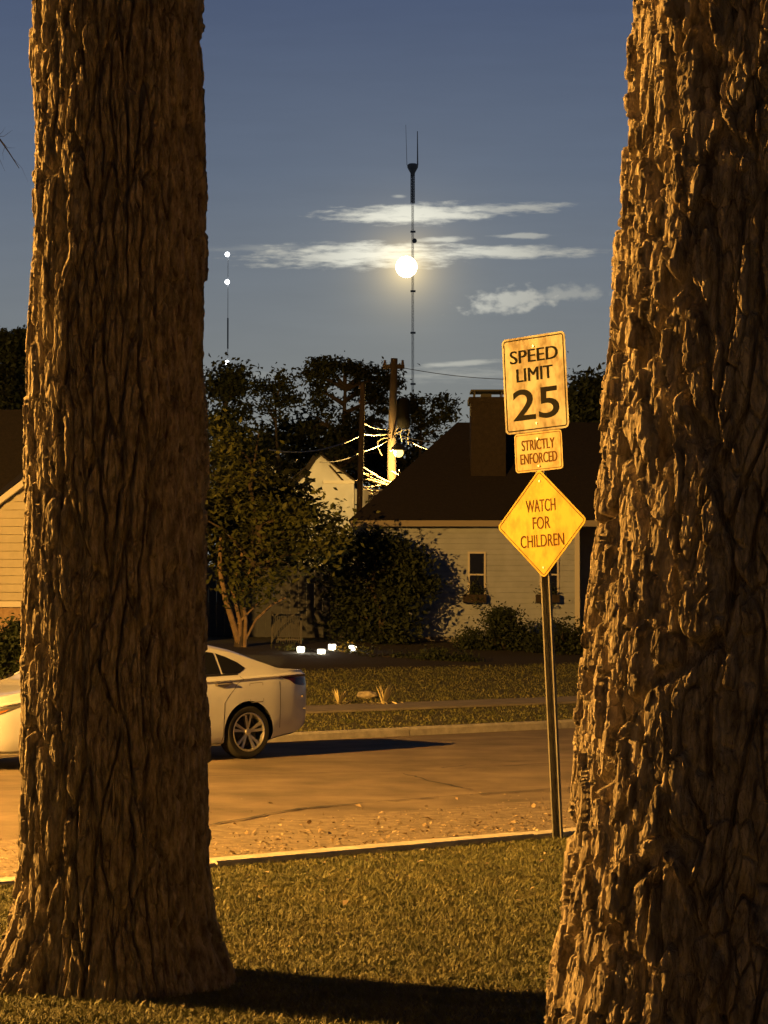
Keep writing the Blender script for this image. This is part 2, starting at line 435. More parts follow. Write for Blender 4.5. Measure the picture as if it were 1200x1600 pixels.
# ------------------------------------------------------------------ foliage
def leaf_mesh(name, C, size, up=0.35, squash=0.5):
    """one rhombic leaf per centre"""
    C = np.asarray(C); n = len(C)
    size = size * rng.uniform(0.6, 1.35, n)
    d = rng.normal(size=(n, 3)); d /= np.linalg.norm(d, axis=1)[:, None]
    nrm = rng.normal(size=(n, 3)); nrm[:, 2] += up * 3; nrm /= np.linalg.norm(nrm, axis=1)[:, None]
    d = d - nrm * np.sum(d * nrm, 1)[:, None]; d /= np.linalg.norm(d, axis=1)[:, None] + 1e-9
    e = np.cross(nrm, d)
    L = d * size[:, None] * 0.5; E = e * size[:, None] * 0.5 * squash
    droop = nrm * (size * 0.12)[:, None]
    v = np.stack([C - L - droop, C + E * 1.0 - L * 0.1, C + L - droop, C - E - L * 0.1], 1).reshape(-1, 3)
    f = np.arange(n * 4).reshape(-1, 4)
    return fast_mesh(name, v, f)
def clumps(blobs, n_sub, per, spread, depth=1.0, fill=0.75):
    """blobs: (centre Vector, rx, rz). leaves gathered into n_sub clumps per blob -> uneven outline"""
    out = []
    for (c, rx, rz) in blobs:
        ry = rx * depth
        k = max(3, int(n_sub))
        d = rng.normal(size=(k, 3)); d /= np.linalg.norm(d, axis=1)[:, None]
        r = rng.uniform(0.15, 1.0, k) ** (1 - fill * 0.5)
        sub = d * r[:, None] * np.array([rx, ry, rz]) + np.array(c)
        for s_ in sub:
            m = max(4, int(per * rng.uniform(0.5, 1.5)))
            sp = spread * rng.uniform(0.6, 1.4)
            out.append(s_ + rng.normal(size=(m, 3)) * np.array([sp * 1.25, sp * 1.25, sp * 0.75]))
    return np.concatenate(out)
def foliage_mat(name, c1, c2, sc=0.8):
    return mat(name, c1, 0.65, col2=c2, vscale=sc, spec=0.3)
M_leafdark = foliage_mat('dark evergreen foliage', (0.022, 0.030, 0.012), (0.050, 0.060, 0.025))
M_leafmid = foliage_mat('broad green leaves', (0.050, 0.066, 0.018), (0.13, 0.14, 0.045), 1.6)
M_leafbush = foliage_mat('dark shrub foliage', (0.022, 0.032, 0.014), (0.05, 0.065, 0.028), 2.0)
M_trunkdark = mat('dark trunk bark', (0.07, 0.055, 0.04), 0.9, var=0.3, vscale=10)

def pix_blobs(lst, D, jit=0.0):
    out = []
    for (cx, cy, rx, ry) in lst:
        d = D + rng.uniform(-jit, jit); sc = d / F
        out.append((P(cx, cy, d), rx * sc, ry * sc))
    return out
def tree(name, label, cat, pix, D, leaf, n_sub, per, spread, m, trunk_px=None, trunk_r=0.18, group=None, depth=0.8, jit=1.0, limbs=6, up=0.35, bark=None):
    bl = pix_blobs(pix, D, jit)
    cx = trunk_px if trunk_px else sum(p[0] for p in pix) / len(pix)
    b = P(cx, 1000, D); g = gz(b.x, D)
    t = thing(name, label, cat, (b.x, D, g), 0, group)
    zt = max(c.z + rz * 0.4 for c, rx, rz in bl)
    mb = MB(); r2 = random.Random(hash(label) % 1000 if False else len(label) * 7 + int(cx))
    trunk_pts = [(0, 0, -0.1)]; rr = [trunk_r * 1.35]
    zz = [0.25, 0.5, 0.75, 1.0]; x0 = 0; y0 = 0
    tops = sum((c.x for c, _, _ in bl)) / len(bl) - b.x
    for q in zz:
        x0 = tops * q + r2.uniform(-0.25, 0.25); y0 = r2.uniform(-0.25, 0.25)
        trunk_pts.append((x0, y0, (zt - g) * q)); rr.append(trunk_r * (1.05 - 0.85 * q))
    mb.tube(trunk_pts, rr, 9)
    for (c, rx, rz) in bl:
        q = min(0.9, max(0.25, (c.z - g - rz) / max(zt - g, 0.1))); 
        i = min(3, int(q * 4)); fr = q * 4 - i
        A = Vector(trunk_pts[i]).lerp(Vector(trunk_pts[i + 1]), fr); B = c - Vector((b.x, D, g))
        M_ = A.lerp(B, 0.5) + Vector((r2.uniform(-.2, .2), r2.uniform(-.2, .2), 0.15 * rz))
        mb.tube([A, M_, B], [trunk_r * 0.5, trunk_r * 0.33, trunk_r * 0.12], 6)
        for _ in range(limbs):
            e = B + Vector((r2.uniform(-1, 1) * rx * .8, r2.uniform(-1, 1) * rx * depth * .8, r2.uniform(-.7, .9) * rz))
            mb.tube([M_.lerp(B, r2.uniform(0.2, 1)), B.lerp(e, 0.5) + Vector((0, 0, .1 * rz)), e], [trunk_r * 0.16, trunk_r * 0.1, trunk_r * 0.04], 5)
    mb.build('trunk', bark or M_trunkdark, t, smooth=True)
    C = clumps(bl, n_sub, per, spread, depth) - np.array([b.x, D, g])
    obj_mesh('crown', leaf_mesh('crown', C, leaf, up), m, t)
    return t

# ------------------------------------------------------------------ the two big trunks
TLx, TLy = -1.28, 11.2
zs = np.concatenate([np.arange(-0.12, 4.75, 0.0062), np.arange(4.78, 7.6, 0.05)])
radL = lambda z: np.interp(z, [-0.2, 0.0, 0.12, 0.3, 0.55, 0.9, 1.4, 2.4, 3.6, 4.8, 6.0, 7.6], [0.56, 0.52, 0.48, 0.43, 0.395, 0.378, 0.372, 0.360, 0.350, 0.336, 0.32, 0.28])
def flareL(T, Z):
    k = np.exp(-np.maximum(Z, 0) / 0.28)
    return 1 + k * (0.10 * np.cos(5 * T + 0.7) + 0.06 * np.cos(3 * T + 2.0))
leanL = lambda z: (-0.03 + 0.003 * z + 0.0 * z, 0.0 * z)
tl = thing('oak_tree', 'wide dark trunk with finely ridged bark, only its edge lit, left of the road sign', 'tree', (TLx, TLy, 0))
meL = trunk_mesh('trunk', 0, 0, zs, radL, leanL, 820, R(-95), [(0.062, 0.62, 0.058, 0.20, 0.9, 0.45, 11), (0.028, 0.24, 0.030, 0.17, 0.8, 0.85, 31), (0.013, 0.06, 0.006, 0.3, 0.5, 0.8, 51)], 5, flareL)
obj_mesh('trunk', meL, M_barkL, tl)
TRx, TRy = 1.30, 7.5
zs = np.concatenate([np.arange(-0.12, 4.0, 0.0048), np.arange(4.03, 7.4, 0.05)])
radR = lambda z: np.interp(z, [-0.2, 0.0, 0.3, 0.8, 1.5, 2.3, 3.0, 4.0, 7.4], [0.735, 0.67, 0.63, 0.60, 0.572, 0.545, 0.528, 0.515, 0.43])
leanR = lambda z: (0.065 * (z - 1.5) - 0.012, 0.0 * z)
flareR = lambda T, Z: 1 + np.exp(-np.maximum(Z, 0) / 0.3) * 0.08 * np.cos(5 * T + 1.0) + 0.02 * np.cos(3 * T + Z)
tr = thing('oak_tree', 'closest and thickest trunk, coarse plated bark lit in broken strips, right of the road sign', 'tree', (TRx, TRy, 0))
meR = trunk_mesh('trunk', 0, 0, zs, radR, leanR, 1000, R(-110), [(0.095, 0.55, 0.060, 0.16, 0.8, 0.35, 12), (0.042, 0.17, 0.042, 0.12, 0.6, 0.85, 32), (0.017, 0.060, 0.012, 0.14, 0.5, 0.9, 52)], 9, flareR)
obj_mesh('trunk', meR, M_barkR, tr)
# crowns of both trees start above the frame
def upper_crown(t, top, seed, spots):
    r2 = random.Random(seed); mb = MB(); C = []
    for (x, y, z) in spots:
        a = Vector(top); b = Vector((x, y, z)); m_ = a.lerp(b, .5) + Vector((0, 0, .5))
        mb.tube([a, m_, b], [.14, .09, .03], 8)
        C.append(np.array(b) + rng.normal(size=(420, 3)) * np.array([.8, .8, .45]))
    mb.build('limb', M_twig, t, smooth=True)
    obj_mesh('foliage', leaf_mesh('foliage', np.concatenate(C), .13), M_leafmid, t)
upper_crown(tl, (0.05, 0, 7.2), 3, [(1.2, -.8, 9.6), (-1.3, .6, 9.8), (.2, 1.2, 10.4)])
upper_crown(tr, (0.35, 0, 7.1), 4, [(1.8, -.6, 9.4), (-.3, -1.4, 9.8), (1.2, 1.0, 10.2)])

# ------------------------------------------------------------------ street lamps (off the left edge, they light the scene)
def point_light(name, pos, watts, col, radius, parent):
    ld = bpy.data.lights.new(name, 'POINT'); ld.energy = watts; ld.color = col; ld.shadow_soft_size = radius
    o = bpy.data.objects.new(name, ld); link(o, parent); o.location = pos
    return o
pk = p_of(LAMP_POS.x, LAMP_POS.y); sk = s_of(LAMP_POS.x, LAMP_POS.y)
base = W(sk, P_FAR + 0.7, 0.05)
t = thing('street_lamp', 'tall street lamp whose long arm reaches over the road beyond the left edge', 'street lamp', base)
arm_end = LAMP_POS - base + Vector((0, 0, 0.22))
MB().tube([(0, 0, -.3), (0, 0, 4), (0, 0, arm_end.z + .1)], [.13, .11, .08], 12).build('pole', M_pole, t, smooth=True)
MB().tube([(0, 0, arm_end.z - .6), arm_end * .5 + Vector((0, 0, arm_end.z * .5 - 0.1)), arm_end], [.04, .035, .03], 8).build('arm', M_metal_dark, t, smooth=True)
hd = MB(); hd.lathe([(0.0, .17), (.12, .16), (.20, .06), (.21, .0), (.19, .0), (.0, .03)], 20, Matrix.Translation(arm_end + Vector((0, 0, -.02))))
hd.build('lamp_head', M_metal_dark, t, smooth=True)
MB().lathe([(.0, .02), (.15, .0), (.13, -.06), (.0, -.09)], 16, Matrix.Translation(arm_end + Vector((0, 0, -.02)))).build('lamp_lens', M_lampglass, t, smooth=True)
point_light('lamp_light', LAMP_POS - base - Vector((0, 0, .06)), LAMP_W, SODIUM, 0.13, t)
t = thing('added_lamp_post', 'unseen lamp on an added post behind the camera, filling the near bark faintly', 'lamp post', (FILL_POS.x, FILL_POS.y, 0))  # carries the fill on the bark; the post is added, unseen
MB().tube([(0, 0, -.2), (0, 0, 1.5), (0, 0, FILL_POS.z - .2)], [.05, .04, .035], 10).build('post', M_metal_dark, t, smooth=True)
MB().lathe([(.0, .34), (.16, .26), (.16, .24), (.0, .24)], 8, Matrix.Translation((0, 0, FILL_POS.z))).build('lamp_cap', M_metal_dark, t)
point_light('lamp_light', (0, 0, FILL_POS.z + .05), FILL_W, (1.0, .56, .2), 0.1, t)

# hedge added out of view: keeps that lamp's light off both trunk feet
t = thing('light_block_hedge', 'unseen hedge added behind the camera to block the fill lamp', 'hedge', (-1.0, -0.75, 0))
hc = rng.uniform(-1, 1, size=(16000, 3)) * np.array([2.6, .17, 1.03]) + np.array([0, 0, 1.03])
hc[:, 2] += 0.05 * np.sin(hc[:, 0] * 3.1) + 0.03 * np.sin(hc[:, 0] * 7.7)
obj_mesh('foliage', leaf_mesh('foliage', hc, .09), mat('light block hedge leaves', (.03, .045, .018), .6, col2=(.06, .08, .03), vscale=3), t)
hb = MB()
for k in range(9): hb.tube([(-2.4 + .6 * k, 0, -.1), (-2.4 + .6 * k, 0.03, .9), (-2.3 + .6 * k, 0, 1.75)], [.03, .02, .008], 6)
hb.build('stems', M_twig, t)

# ------------------------------------------------------------------ grass
def grass(name, sp, n, h, w, kindlabel):
    """sp: arrays of x,y,z roots"""
    x, y, z = sp; n = len(x)
    a = rng.uniform(0, 2 * math.pi, n); hh = h * rng.uniform(0.45, 1.3, n)
    lean = rng.uniform(0.2, 1.3, n) * hh; la = rng.uniform(0, 2 * math.pi, n)
    b = np.stack([x, y, z - 0.01], 1); wv = np.stack([np.cos(a), np.sin(a), np.zeros(n)], 1) * (w * rng.uniform(.6, 1.4, n))[:, None]
    tip = b + np.stack([np.cos(la) * lean, np.sin(la) * lean, hh], 1)
    mid = b + np.stack([np.cos(la) * lean * .3, np.sin(la) * lean * .3, hh * .6], 1)
    v = np.stack([b - wv, b + wv, mid + wv * .7, mid - wv * .7, tip], 1).reshape(-1, 3)
    i = np.arange(n) * 5
    f = np.concatenate([np.stack([i, i + 1, i + 2], 1), np.stack([i, i + 2, i + 3], 1), np.stack([i + 3, i + 2, i + 4], 1)])
    o = obj_mesh(name, fast_mesh(name, v, f), M_grass)
    return tag(o, kindlabel, 'grass', kind='stuff')
N = 900000
y = rng.uniform(8.2, 20.5, N); x = rng.uniform(-0.34, 0.27, N) * y
p = (x - KX) * nx + (y - KY) * ny
thin = hsh(np.floor(x * 9), np.floor(y * 9), 4) * 0.5 + 0.5
dL = np.hypot(x - TLx, y - TLy); dR = np.hypot(x - TRx, y - TRy)
ok = (p < -0.01) & (rng.uniform(0, 1, N) < thin) & (dL > 0.5) & (dR > 0.72)
x, y, p = x[ok], y[ok], p[ok]
grass('lawn_grass', (x, y, gz_np(p)), 0, 0.030, 0.0030, 'short worn grass on the near verge between the two trunks')
N = 150000
y = rng.uniform(30, 62, N); x = rng.uniform(-0.2, 0.2, N) * y
p = (x - KX) * nx + (y - KY) * ny
ok = (((p > P_FAR + .17) & (p < 14.28)) | ((p > 15.72) & (p < 29))) & ~((p > 21.5) & (s_of(x, y) > 6))
x, y, p = x[ok], y[ok], p[ok]
grass('verge_grass', (x, y, gz_np(p)), 0, 0.042, 0.010, 'mown grass beyond the far kerb and pavement')

# dry leaves and grit blown along the near side of the road
M_litter = mat('dry leaf litter', (0.25, 0.17, 0.09), 0.9, col2=(0.5, 0.42, 0.3), vscale=9)
N = 4200
s_ = rng.uniform(-8, 8, N); pp = 0.4 + np.abs(rng.normal(0, 1.3, N)); pp = np.clip(pp, .4, 5)
C = np.stack([KX + ux * s_ + nx * pp, KY + uy * s_ + ny * pp, np.full(N, ROAD_Z + 0.03)], 1)
s2 = rng.uniform(-9, 3, 260); p2 = -np.abs(rng.normal(0, 2.2, 260)) - .05
C = np.concatenate([C, np.stack([KX + ux * s2 + nx * p2, KY + uy * s2 + ny * p2, np.full(260, 0.03)], 1)]); N = len(C)
tag(obj_mesh('leaf_litter', leaf_mesh('leaf_litter', C, 0.03 * (1 + 1.6 * rng.random(N) ** 6), 1.2, .6), M_litter), 'dry leaf litter and grit scattered on the near side of the road and lawn', 'leaf litter', kind='stuff')

# ------------------------------------------------------------------ the road sign
def sign_mat(name, col, dirt_shade, amt, sc):
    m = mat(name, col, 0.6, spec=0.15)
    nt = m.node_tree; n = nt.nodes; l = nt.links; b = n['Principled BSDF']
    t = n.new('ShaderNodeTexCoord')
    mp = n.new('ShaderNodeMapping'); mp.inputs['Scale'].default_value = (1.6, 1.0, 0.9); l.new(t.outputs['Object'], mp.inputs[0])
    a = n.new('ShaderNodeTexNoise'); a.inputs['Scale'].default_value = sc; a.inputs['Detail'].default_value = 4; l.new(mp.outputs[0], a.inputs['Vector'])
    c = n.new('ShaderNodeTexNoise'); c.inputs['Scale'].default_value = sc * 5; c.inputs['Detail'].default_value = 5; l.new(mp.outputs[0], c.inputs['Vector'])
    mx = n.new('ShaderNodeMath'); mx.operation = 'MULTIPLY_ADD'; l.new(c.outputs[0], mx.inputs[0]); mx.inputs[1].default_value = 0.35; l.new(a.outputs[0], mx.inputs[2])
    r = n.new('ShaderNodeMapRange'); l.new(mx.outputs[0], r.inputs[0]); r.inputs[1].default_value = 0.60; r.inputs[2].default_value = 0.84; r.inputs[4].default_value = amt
    mi = n.new('ShaderNodeMix'); mi.data_type = 'RGBA'; l.new(r.outputs[0], mi.inputs[0]); mi.inputs[6].default_value = (*col, 1); mi.inputs[7].default_value = (*dirt_shade, 1)
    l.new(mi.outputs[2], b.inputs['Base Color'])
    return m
M_swhite = sign_mat('white sign sheeting', (0.31, 0.30, 0.25), (0.085, 0.055, 0.026), 0.9, 3.2)  # brown mottling paints leaf shadows into the plate colour
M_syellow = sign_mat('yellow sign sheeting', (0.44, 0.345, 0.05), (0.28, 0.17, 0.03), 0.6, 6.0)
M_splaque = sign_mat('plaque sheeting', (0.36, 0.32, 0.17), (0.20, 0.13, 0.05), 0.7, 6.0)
M_salu = mat('sign edge aluminium', (0.5, 0.5, 0.48), 0.45, metal=0.7)

def rounded(w, h, r, n=6):
    pts = []
    for cx, cy, a0 in ((w / 2 - r, h / 2 - r, 0), (-w / 2 + r, h / 2 - r, 90), (-w / 2 + r, -h / 2 + r, 180), (w / 2 - r, -h / 2 + r, 270)):
        for i in range(n + 1):
            a = R(a0 + 90 * i / n); pts.append((cx + r * math.cos(a), cy + r * math.sin(a)))
    return pts
def plate(name, outline, rot, zc, y, m, parent, border=None, bm_=None, blabel=None, th=0.003):
    M_ = Matrix.Rotation(rot, 2)
    o2 = [M_ @ Vector(q) for q in outline]
    mb = MB(); n = len(o2)
    fr = [(q.x, y, zc + q.y) for q in o2]; bk = [(q.x, y + th, zc + q.y) for q in o2]
    mb.poly(fr); mb.poly(bk[::-1])
    for i in range(n): mb.poly([fr[i], fr[(i + 1) % n], bk[(i + 1) % n], bk[i]])
    o = mb.build(name, m, parent)
    if border:
        w_, h_, r_, inset, lw = border
        a = [M_ @ Vector(q) for q in rounded(w_ - 2 * inset, h_ - 2 * inset, max(.005, r_ - inset))]
        b = [M_ @ Vector(q) for q in rounded(w_ - 2 * inset - 2 * lw, h_ - 2 * inset - 2 * lw, max(.004, r_ - inset - lw))]
        mb = MB()
        for i in range(n): mb.poly([(a[i].x, y - .0012, zc + a[i].y), (a[(i + 1) % n].x, y - .0012, zc + a[(i + 1) % n].y), (b[(i + 1) % n].x, y - .0012, zc + b[(i + 1) % n].y), (b[i].x, y - .0012, zc + b[i].y)])
        mb.build('border', bm_, o)
    return o
def lettering(txt, w, h, zc, y, m, parent, off=0.0, xc=0.0, bold=0.0):
    cu = bpy.data.curves.new('txt', 'FONT'); cu.body = txt; cu.size = 1.0; cu.offset = off; cu.extrude = 0.0; cu.resolution_u = 6
    o = bpy.data.objects.new('txt', cu); COL.objects.link(o)
    dg = bpy.context.evaluated_depsgraph_get(); me = bpy.data.meshes.new_from_object(o.evaluated_get(dg))
    bpy.data.objects.remove(o); bpy.data.curves.remove(cu)
    me.name = 'lettering'
    k = len(me.vertices); co = np.empty(k * 3, dtype=np.float32); me.vertices.foreach_get('co', co); co = co.reshape(-1, 3)
    lo = co.min(0); hi = co.max(0)
    q = np.zeros_like(co)
    q[:, 0] = xc + ((co[:, 0] - lo[0]) / (hi[0] - lo[0]) - 0.5) * w
    q[:, 2] = zc + ((co[:, 1] - lo[1]) / (hi[1] - lo[1]) - 0.5) * h
    q[:, 1] = y
    me.vertices.foreach_set('co', q.ravel()); me.update()
    if bold:
        bm = bmesh.new(); bm.from_mesh(me); g0_ = list(bm.verts) + list(bm.edges) + list(bm.faces)
        for k_, dx in enumerate((bold, -bold)):
            r_ = bmesh.ops.duplicate(bm, geom=g0_)
            for v_ in r_['geom']:
                if isinstance(v_, bmesh.types.BMVert): v_.co.x += dx; v_.co.y -= .0002 * (k_ + 1)
        bm.to_mesh(me); bm.free()
    return obj_mesh('lettering', me, m, parent)
bp = ground_pt(870, 1308, 0.0)
sg = thing('road_sign', 'leaning speed limit and children warning signs bolted to one slim metal post at the kerb', 'road sign', (bp.x, bp.y, 0.0))
sg.rotation_euler = (0, R(-3.05), R(-39))
mb = MB()
def chan(z0, z1):
    prof = [(-.042, 0), (-.031, 0), (-.027, .040), (.027, .040), (.031, 0), (.042, 0), (.042, .004), (.035, .004), (.031, .044), (-.031, .044), (-.035, .004), (-.042, .004)]
    i = len(mb.v); n = len(prof)
    for z in (z0, z1): mb.v += [(a, b, z) for a, b in prof]
    for k in range(n): mb.f.append((i + k, i + (k + 1) % n, i + n + (k + 1) % n, i + n + k))
    mb.f.append(tuple(i + n + k for k in range(n)))
chan(-0.5, 3.86)
mb.build('post', M_steel, sg)
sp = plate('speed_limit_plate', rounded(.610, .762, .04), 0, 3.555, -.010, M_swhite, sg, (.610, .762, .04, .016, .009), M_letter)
lettering('SPEED', .455, .105, 3.780, -.0115, M_letter, sp, 0.0, bold=.004)
lettering('LIMIT', .345, .105, 3.632, -.0115, M_letter, sp, 0.0, bold=.004)
lettering('25', .445, .250, 3.395, -.0115, M_letter, sp, 0.012)
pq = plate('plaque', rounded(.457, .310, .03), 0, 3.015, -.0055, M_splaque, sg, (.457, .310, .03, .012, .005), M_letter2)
lettering('STRICTLY', .315, .083, 3.072, -.0070, M_letter2, pq, 0.0, bold=.0025)
lettering('ENFORCED', .350, .083, 2.965, -.0070, M_letter2, pq, 0.0, bold=.0025)
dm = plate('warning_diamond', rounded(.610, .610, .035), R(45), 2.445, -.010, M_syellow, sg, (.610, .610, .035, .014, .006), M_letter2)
lettering('WATCH', .280, .098, 2.588, -.0115, M_letter2, dm, 0.0, bold=.0015)
lettering('FOR', .165, .098, 2.452, -.0115, M_letter2, dm, 0.0, bold=.0015)
lettering('CHILDREN', .415, .098, 2.312, -.0115, M_letter2, dm, 0.0, bold=.0015)
for z in (3.85, 3.24, 3.115, 2.90, 2.78, 2.10):
    MB().lathe([(.0, -.0165), (.008, -.0165), (.009, -.010)], 10, Matrix.Translation((0, 0, z)), 'y').build('bolt', M_salu, sg)

# ------------------------------------------------------------------ the parked white sedan
M_paint = mat('white car paint', (0.60, 0.63, 0.70), 0.32, coat=1.0, var=0.03, vscale=3)
M_black = mat('black rubber', (0.012, 0.012, 0.012), 0.8)
M_glass = mat('dark car glass', (0.012, 0.013, 0.014), 0.06, spec=0.8)
M_taillight = mat('dark red tail light', (0.055, 0.008, 0.006), 0.15, coat=0.5)
M_headlight = mat('headlight lens', (0.22, 0.21, 0.20), 0.15, coat=0.5, metal=0.5)
M_rim = mat('alloy rim', (0.55, 0.54, 0.52), 0.32, metal=0.85)
M_chrome = mat('chrome trim', (0.75, 0.74, 0.72), 0.12, metal=1.0)
M_trim = mat('black trim', (0.02, 0.02, 0.02), 0.4)
def curve(xs, ys, sm=0.06):
    g = np.linspace(-2.55, 2.55, 1021); v = np.interp(g, xs, ys); k = max(1, int(sm / 0.005))
    ker = np.hanning(2 * k + 1); ker /= ker.sum()
    v = np.convolve(np.pad(v, k, mode='edge'), ker, mode='valid')
    return lambda x: np.interp(x, g, v)
c_zt = curve([-2.42, -2.36, -2.2, -1.9, -1.4, -1.02, -0.2, 0.1, .5, .9, 1.3, 1.93, 2.15, 2.38, 2.46], [.56, .66, .78, .86, .94, .995, 1.40, 1.45, 1.465, 1.435, 1.345, 1.10, 1.085, 1.065, 1.0], .10)
c_zs = curve([-2.42, -2.3, -2.0, -1.4, -.95, 0, 1.0, 1.5, 2.1, 2.40, 2.46], [.54, .66, .76, .86, .91, .945, .985, 1.01, 1.04, 1.045, .97], .12)
c_hw = curve([-2.42, -2.36, -2.2, -1.95, -1.6, -1.2, 0, 1.2, 1.8, 2.15, 2.33, 2.43, 2.46], [.42, .60, .76, .86, .90, .91, .915, .915, .895, .855, .79, .70, .60], .08)
c_zb = curve([-2.42, -2.3, -1.9, -1.0, 1.0, 1.7, 1.9, 2.2, 2.46], [.30, .22, .19, .185, .185, .19, .24, .28, .40], .08)
def section(x):
    zt, zs_, hw, zb = float(c_zt(x)), float(c_zs(x)), float(c_hw(x)), float(c_zb(x))
    zt = max(zt, zs_ + .012)
    zr = zs_ + .012 + (zt - zs_ - .012) * .82; hr = max(.2, hw - .085 - (zr - zs_) * .40)
    zm = zb + (zs_ - zb) * .55
    return [(0, zb), (hw - .12, zb), (hw - .045, zb + .03), (hw - .012, zb + .10), (hw - .004, zb + (zs_ - zb) * .32), (hw, zm), (hw - .006, zb + (zs_ - zb) * .75),
            (hw - .024, zs_ - .085), (hw - .034, zs_ - .050), (hw - .018, zs_ - .026), (hw - .074, zs_ - .004), (hw - .085, zs_ + .012), ((hw - .085 + hr) / 2 + .006, (zs_ + .012 + zr) / 2), (hr, zr),
            (hr - .05, zr + (zt - zr) * .45), (hr - .13, zr + (zt - zr) * .72), (hr * .45, zt - (zt - zr) * .05), (0, zt)]
def surf(x, s, side=-1, off=0.0):
    def raw(x, s):
        q = section(x); i = min(len(q) - 2, int(s)); f = s - i
        return Vector((x, side * (q[i][0] * (1 - f) + q[i + 1][0] * f), q[i][1] * (1 - f) + q[i + 1][1] * f))
    p_ = raw(x, s)
    if off:
        e = 1e-2
        a = raw(x + e, s) - raw(x - e, s); b = raw(x, min(s + e * 5, 16.99)) - raw(x, max(0, s - e * 5))
        n_ = a.cross(b).normalized()
        if n_.y * side < 0 and abs(n_.y) > .05: n_ = -n_
        elif abs(n_.y) <= .05 and n_.z < 0: n_ = -n_
        p_ = p_ + n_ * off
    return p_
def band(name, lo, hi, m, parent, n=18, k=5, side=-1, off=.005):
    """a skin patch of the body between two (x, s) polylines"""
    def at(pl, t):
        xs = [q[0] for q in pl]; L = np.linspace(0, 1, len(pl)); return float(np.interp(t, L, xs)), float(np.interp(t, L, [q[1] for q in pl]))
    v = []; f = []
    for i in range(n + 1):
        a = at(lo, i / n); b = at(hi, i / n)
        for j in range(k + 1):
            g = j / k; v.append(tuple(surf(a[0] * (1 - g) + b[0] * g, a[1] * (1 - g) + b[1] * g, side, off)))
    for i in range(n):
        for j in range(k): f.append((i * (k + 1) + j, (i + 1) * (k + 1) + j, (i + 1) * (k + 1) + j + 1, i * (k + 1) + j + 1))
    mb = MB(); mb.v = v; mb.f = f
    return mb.build(name, m, parent, smooth=True)
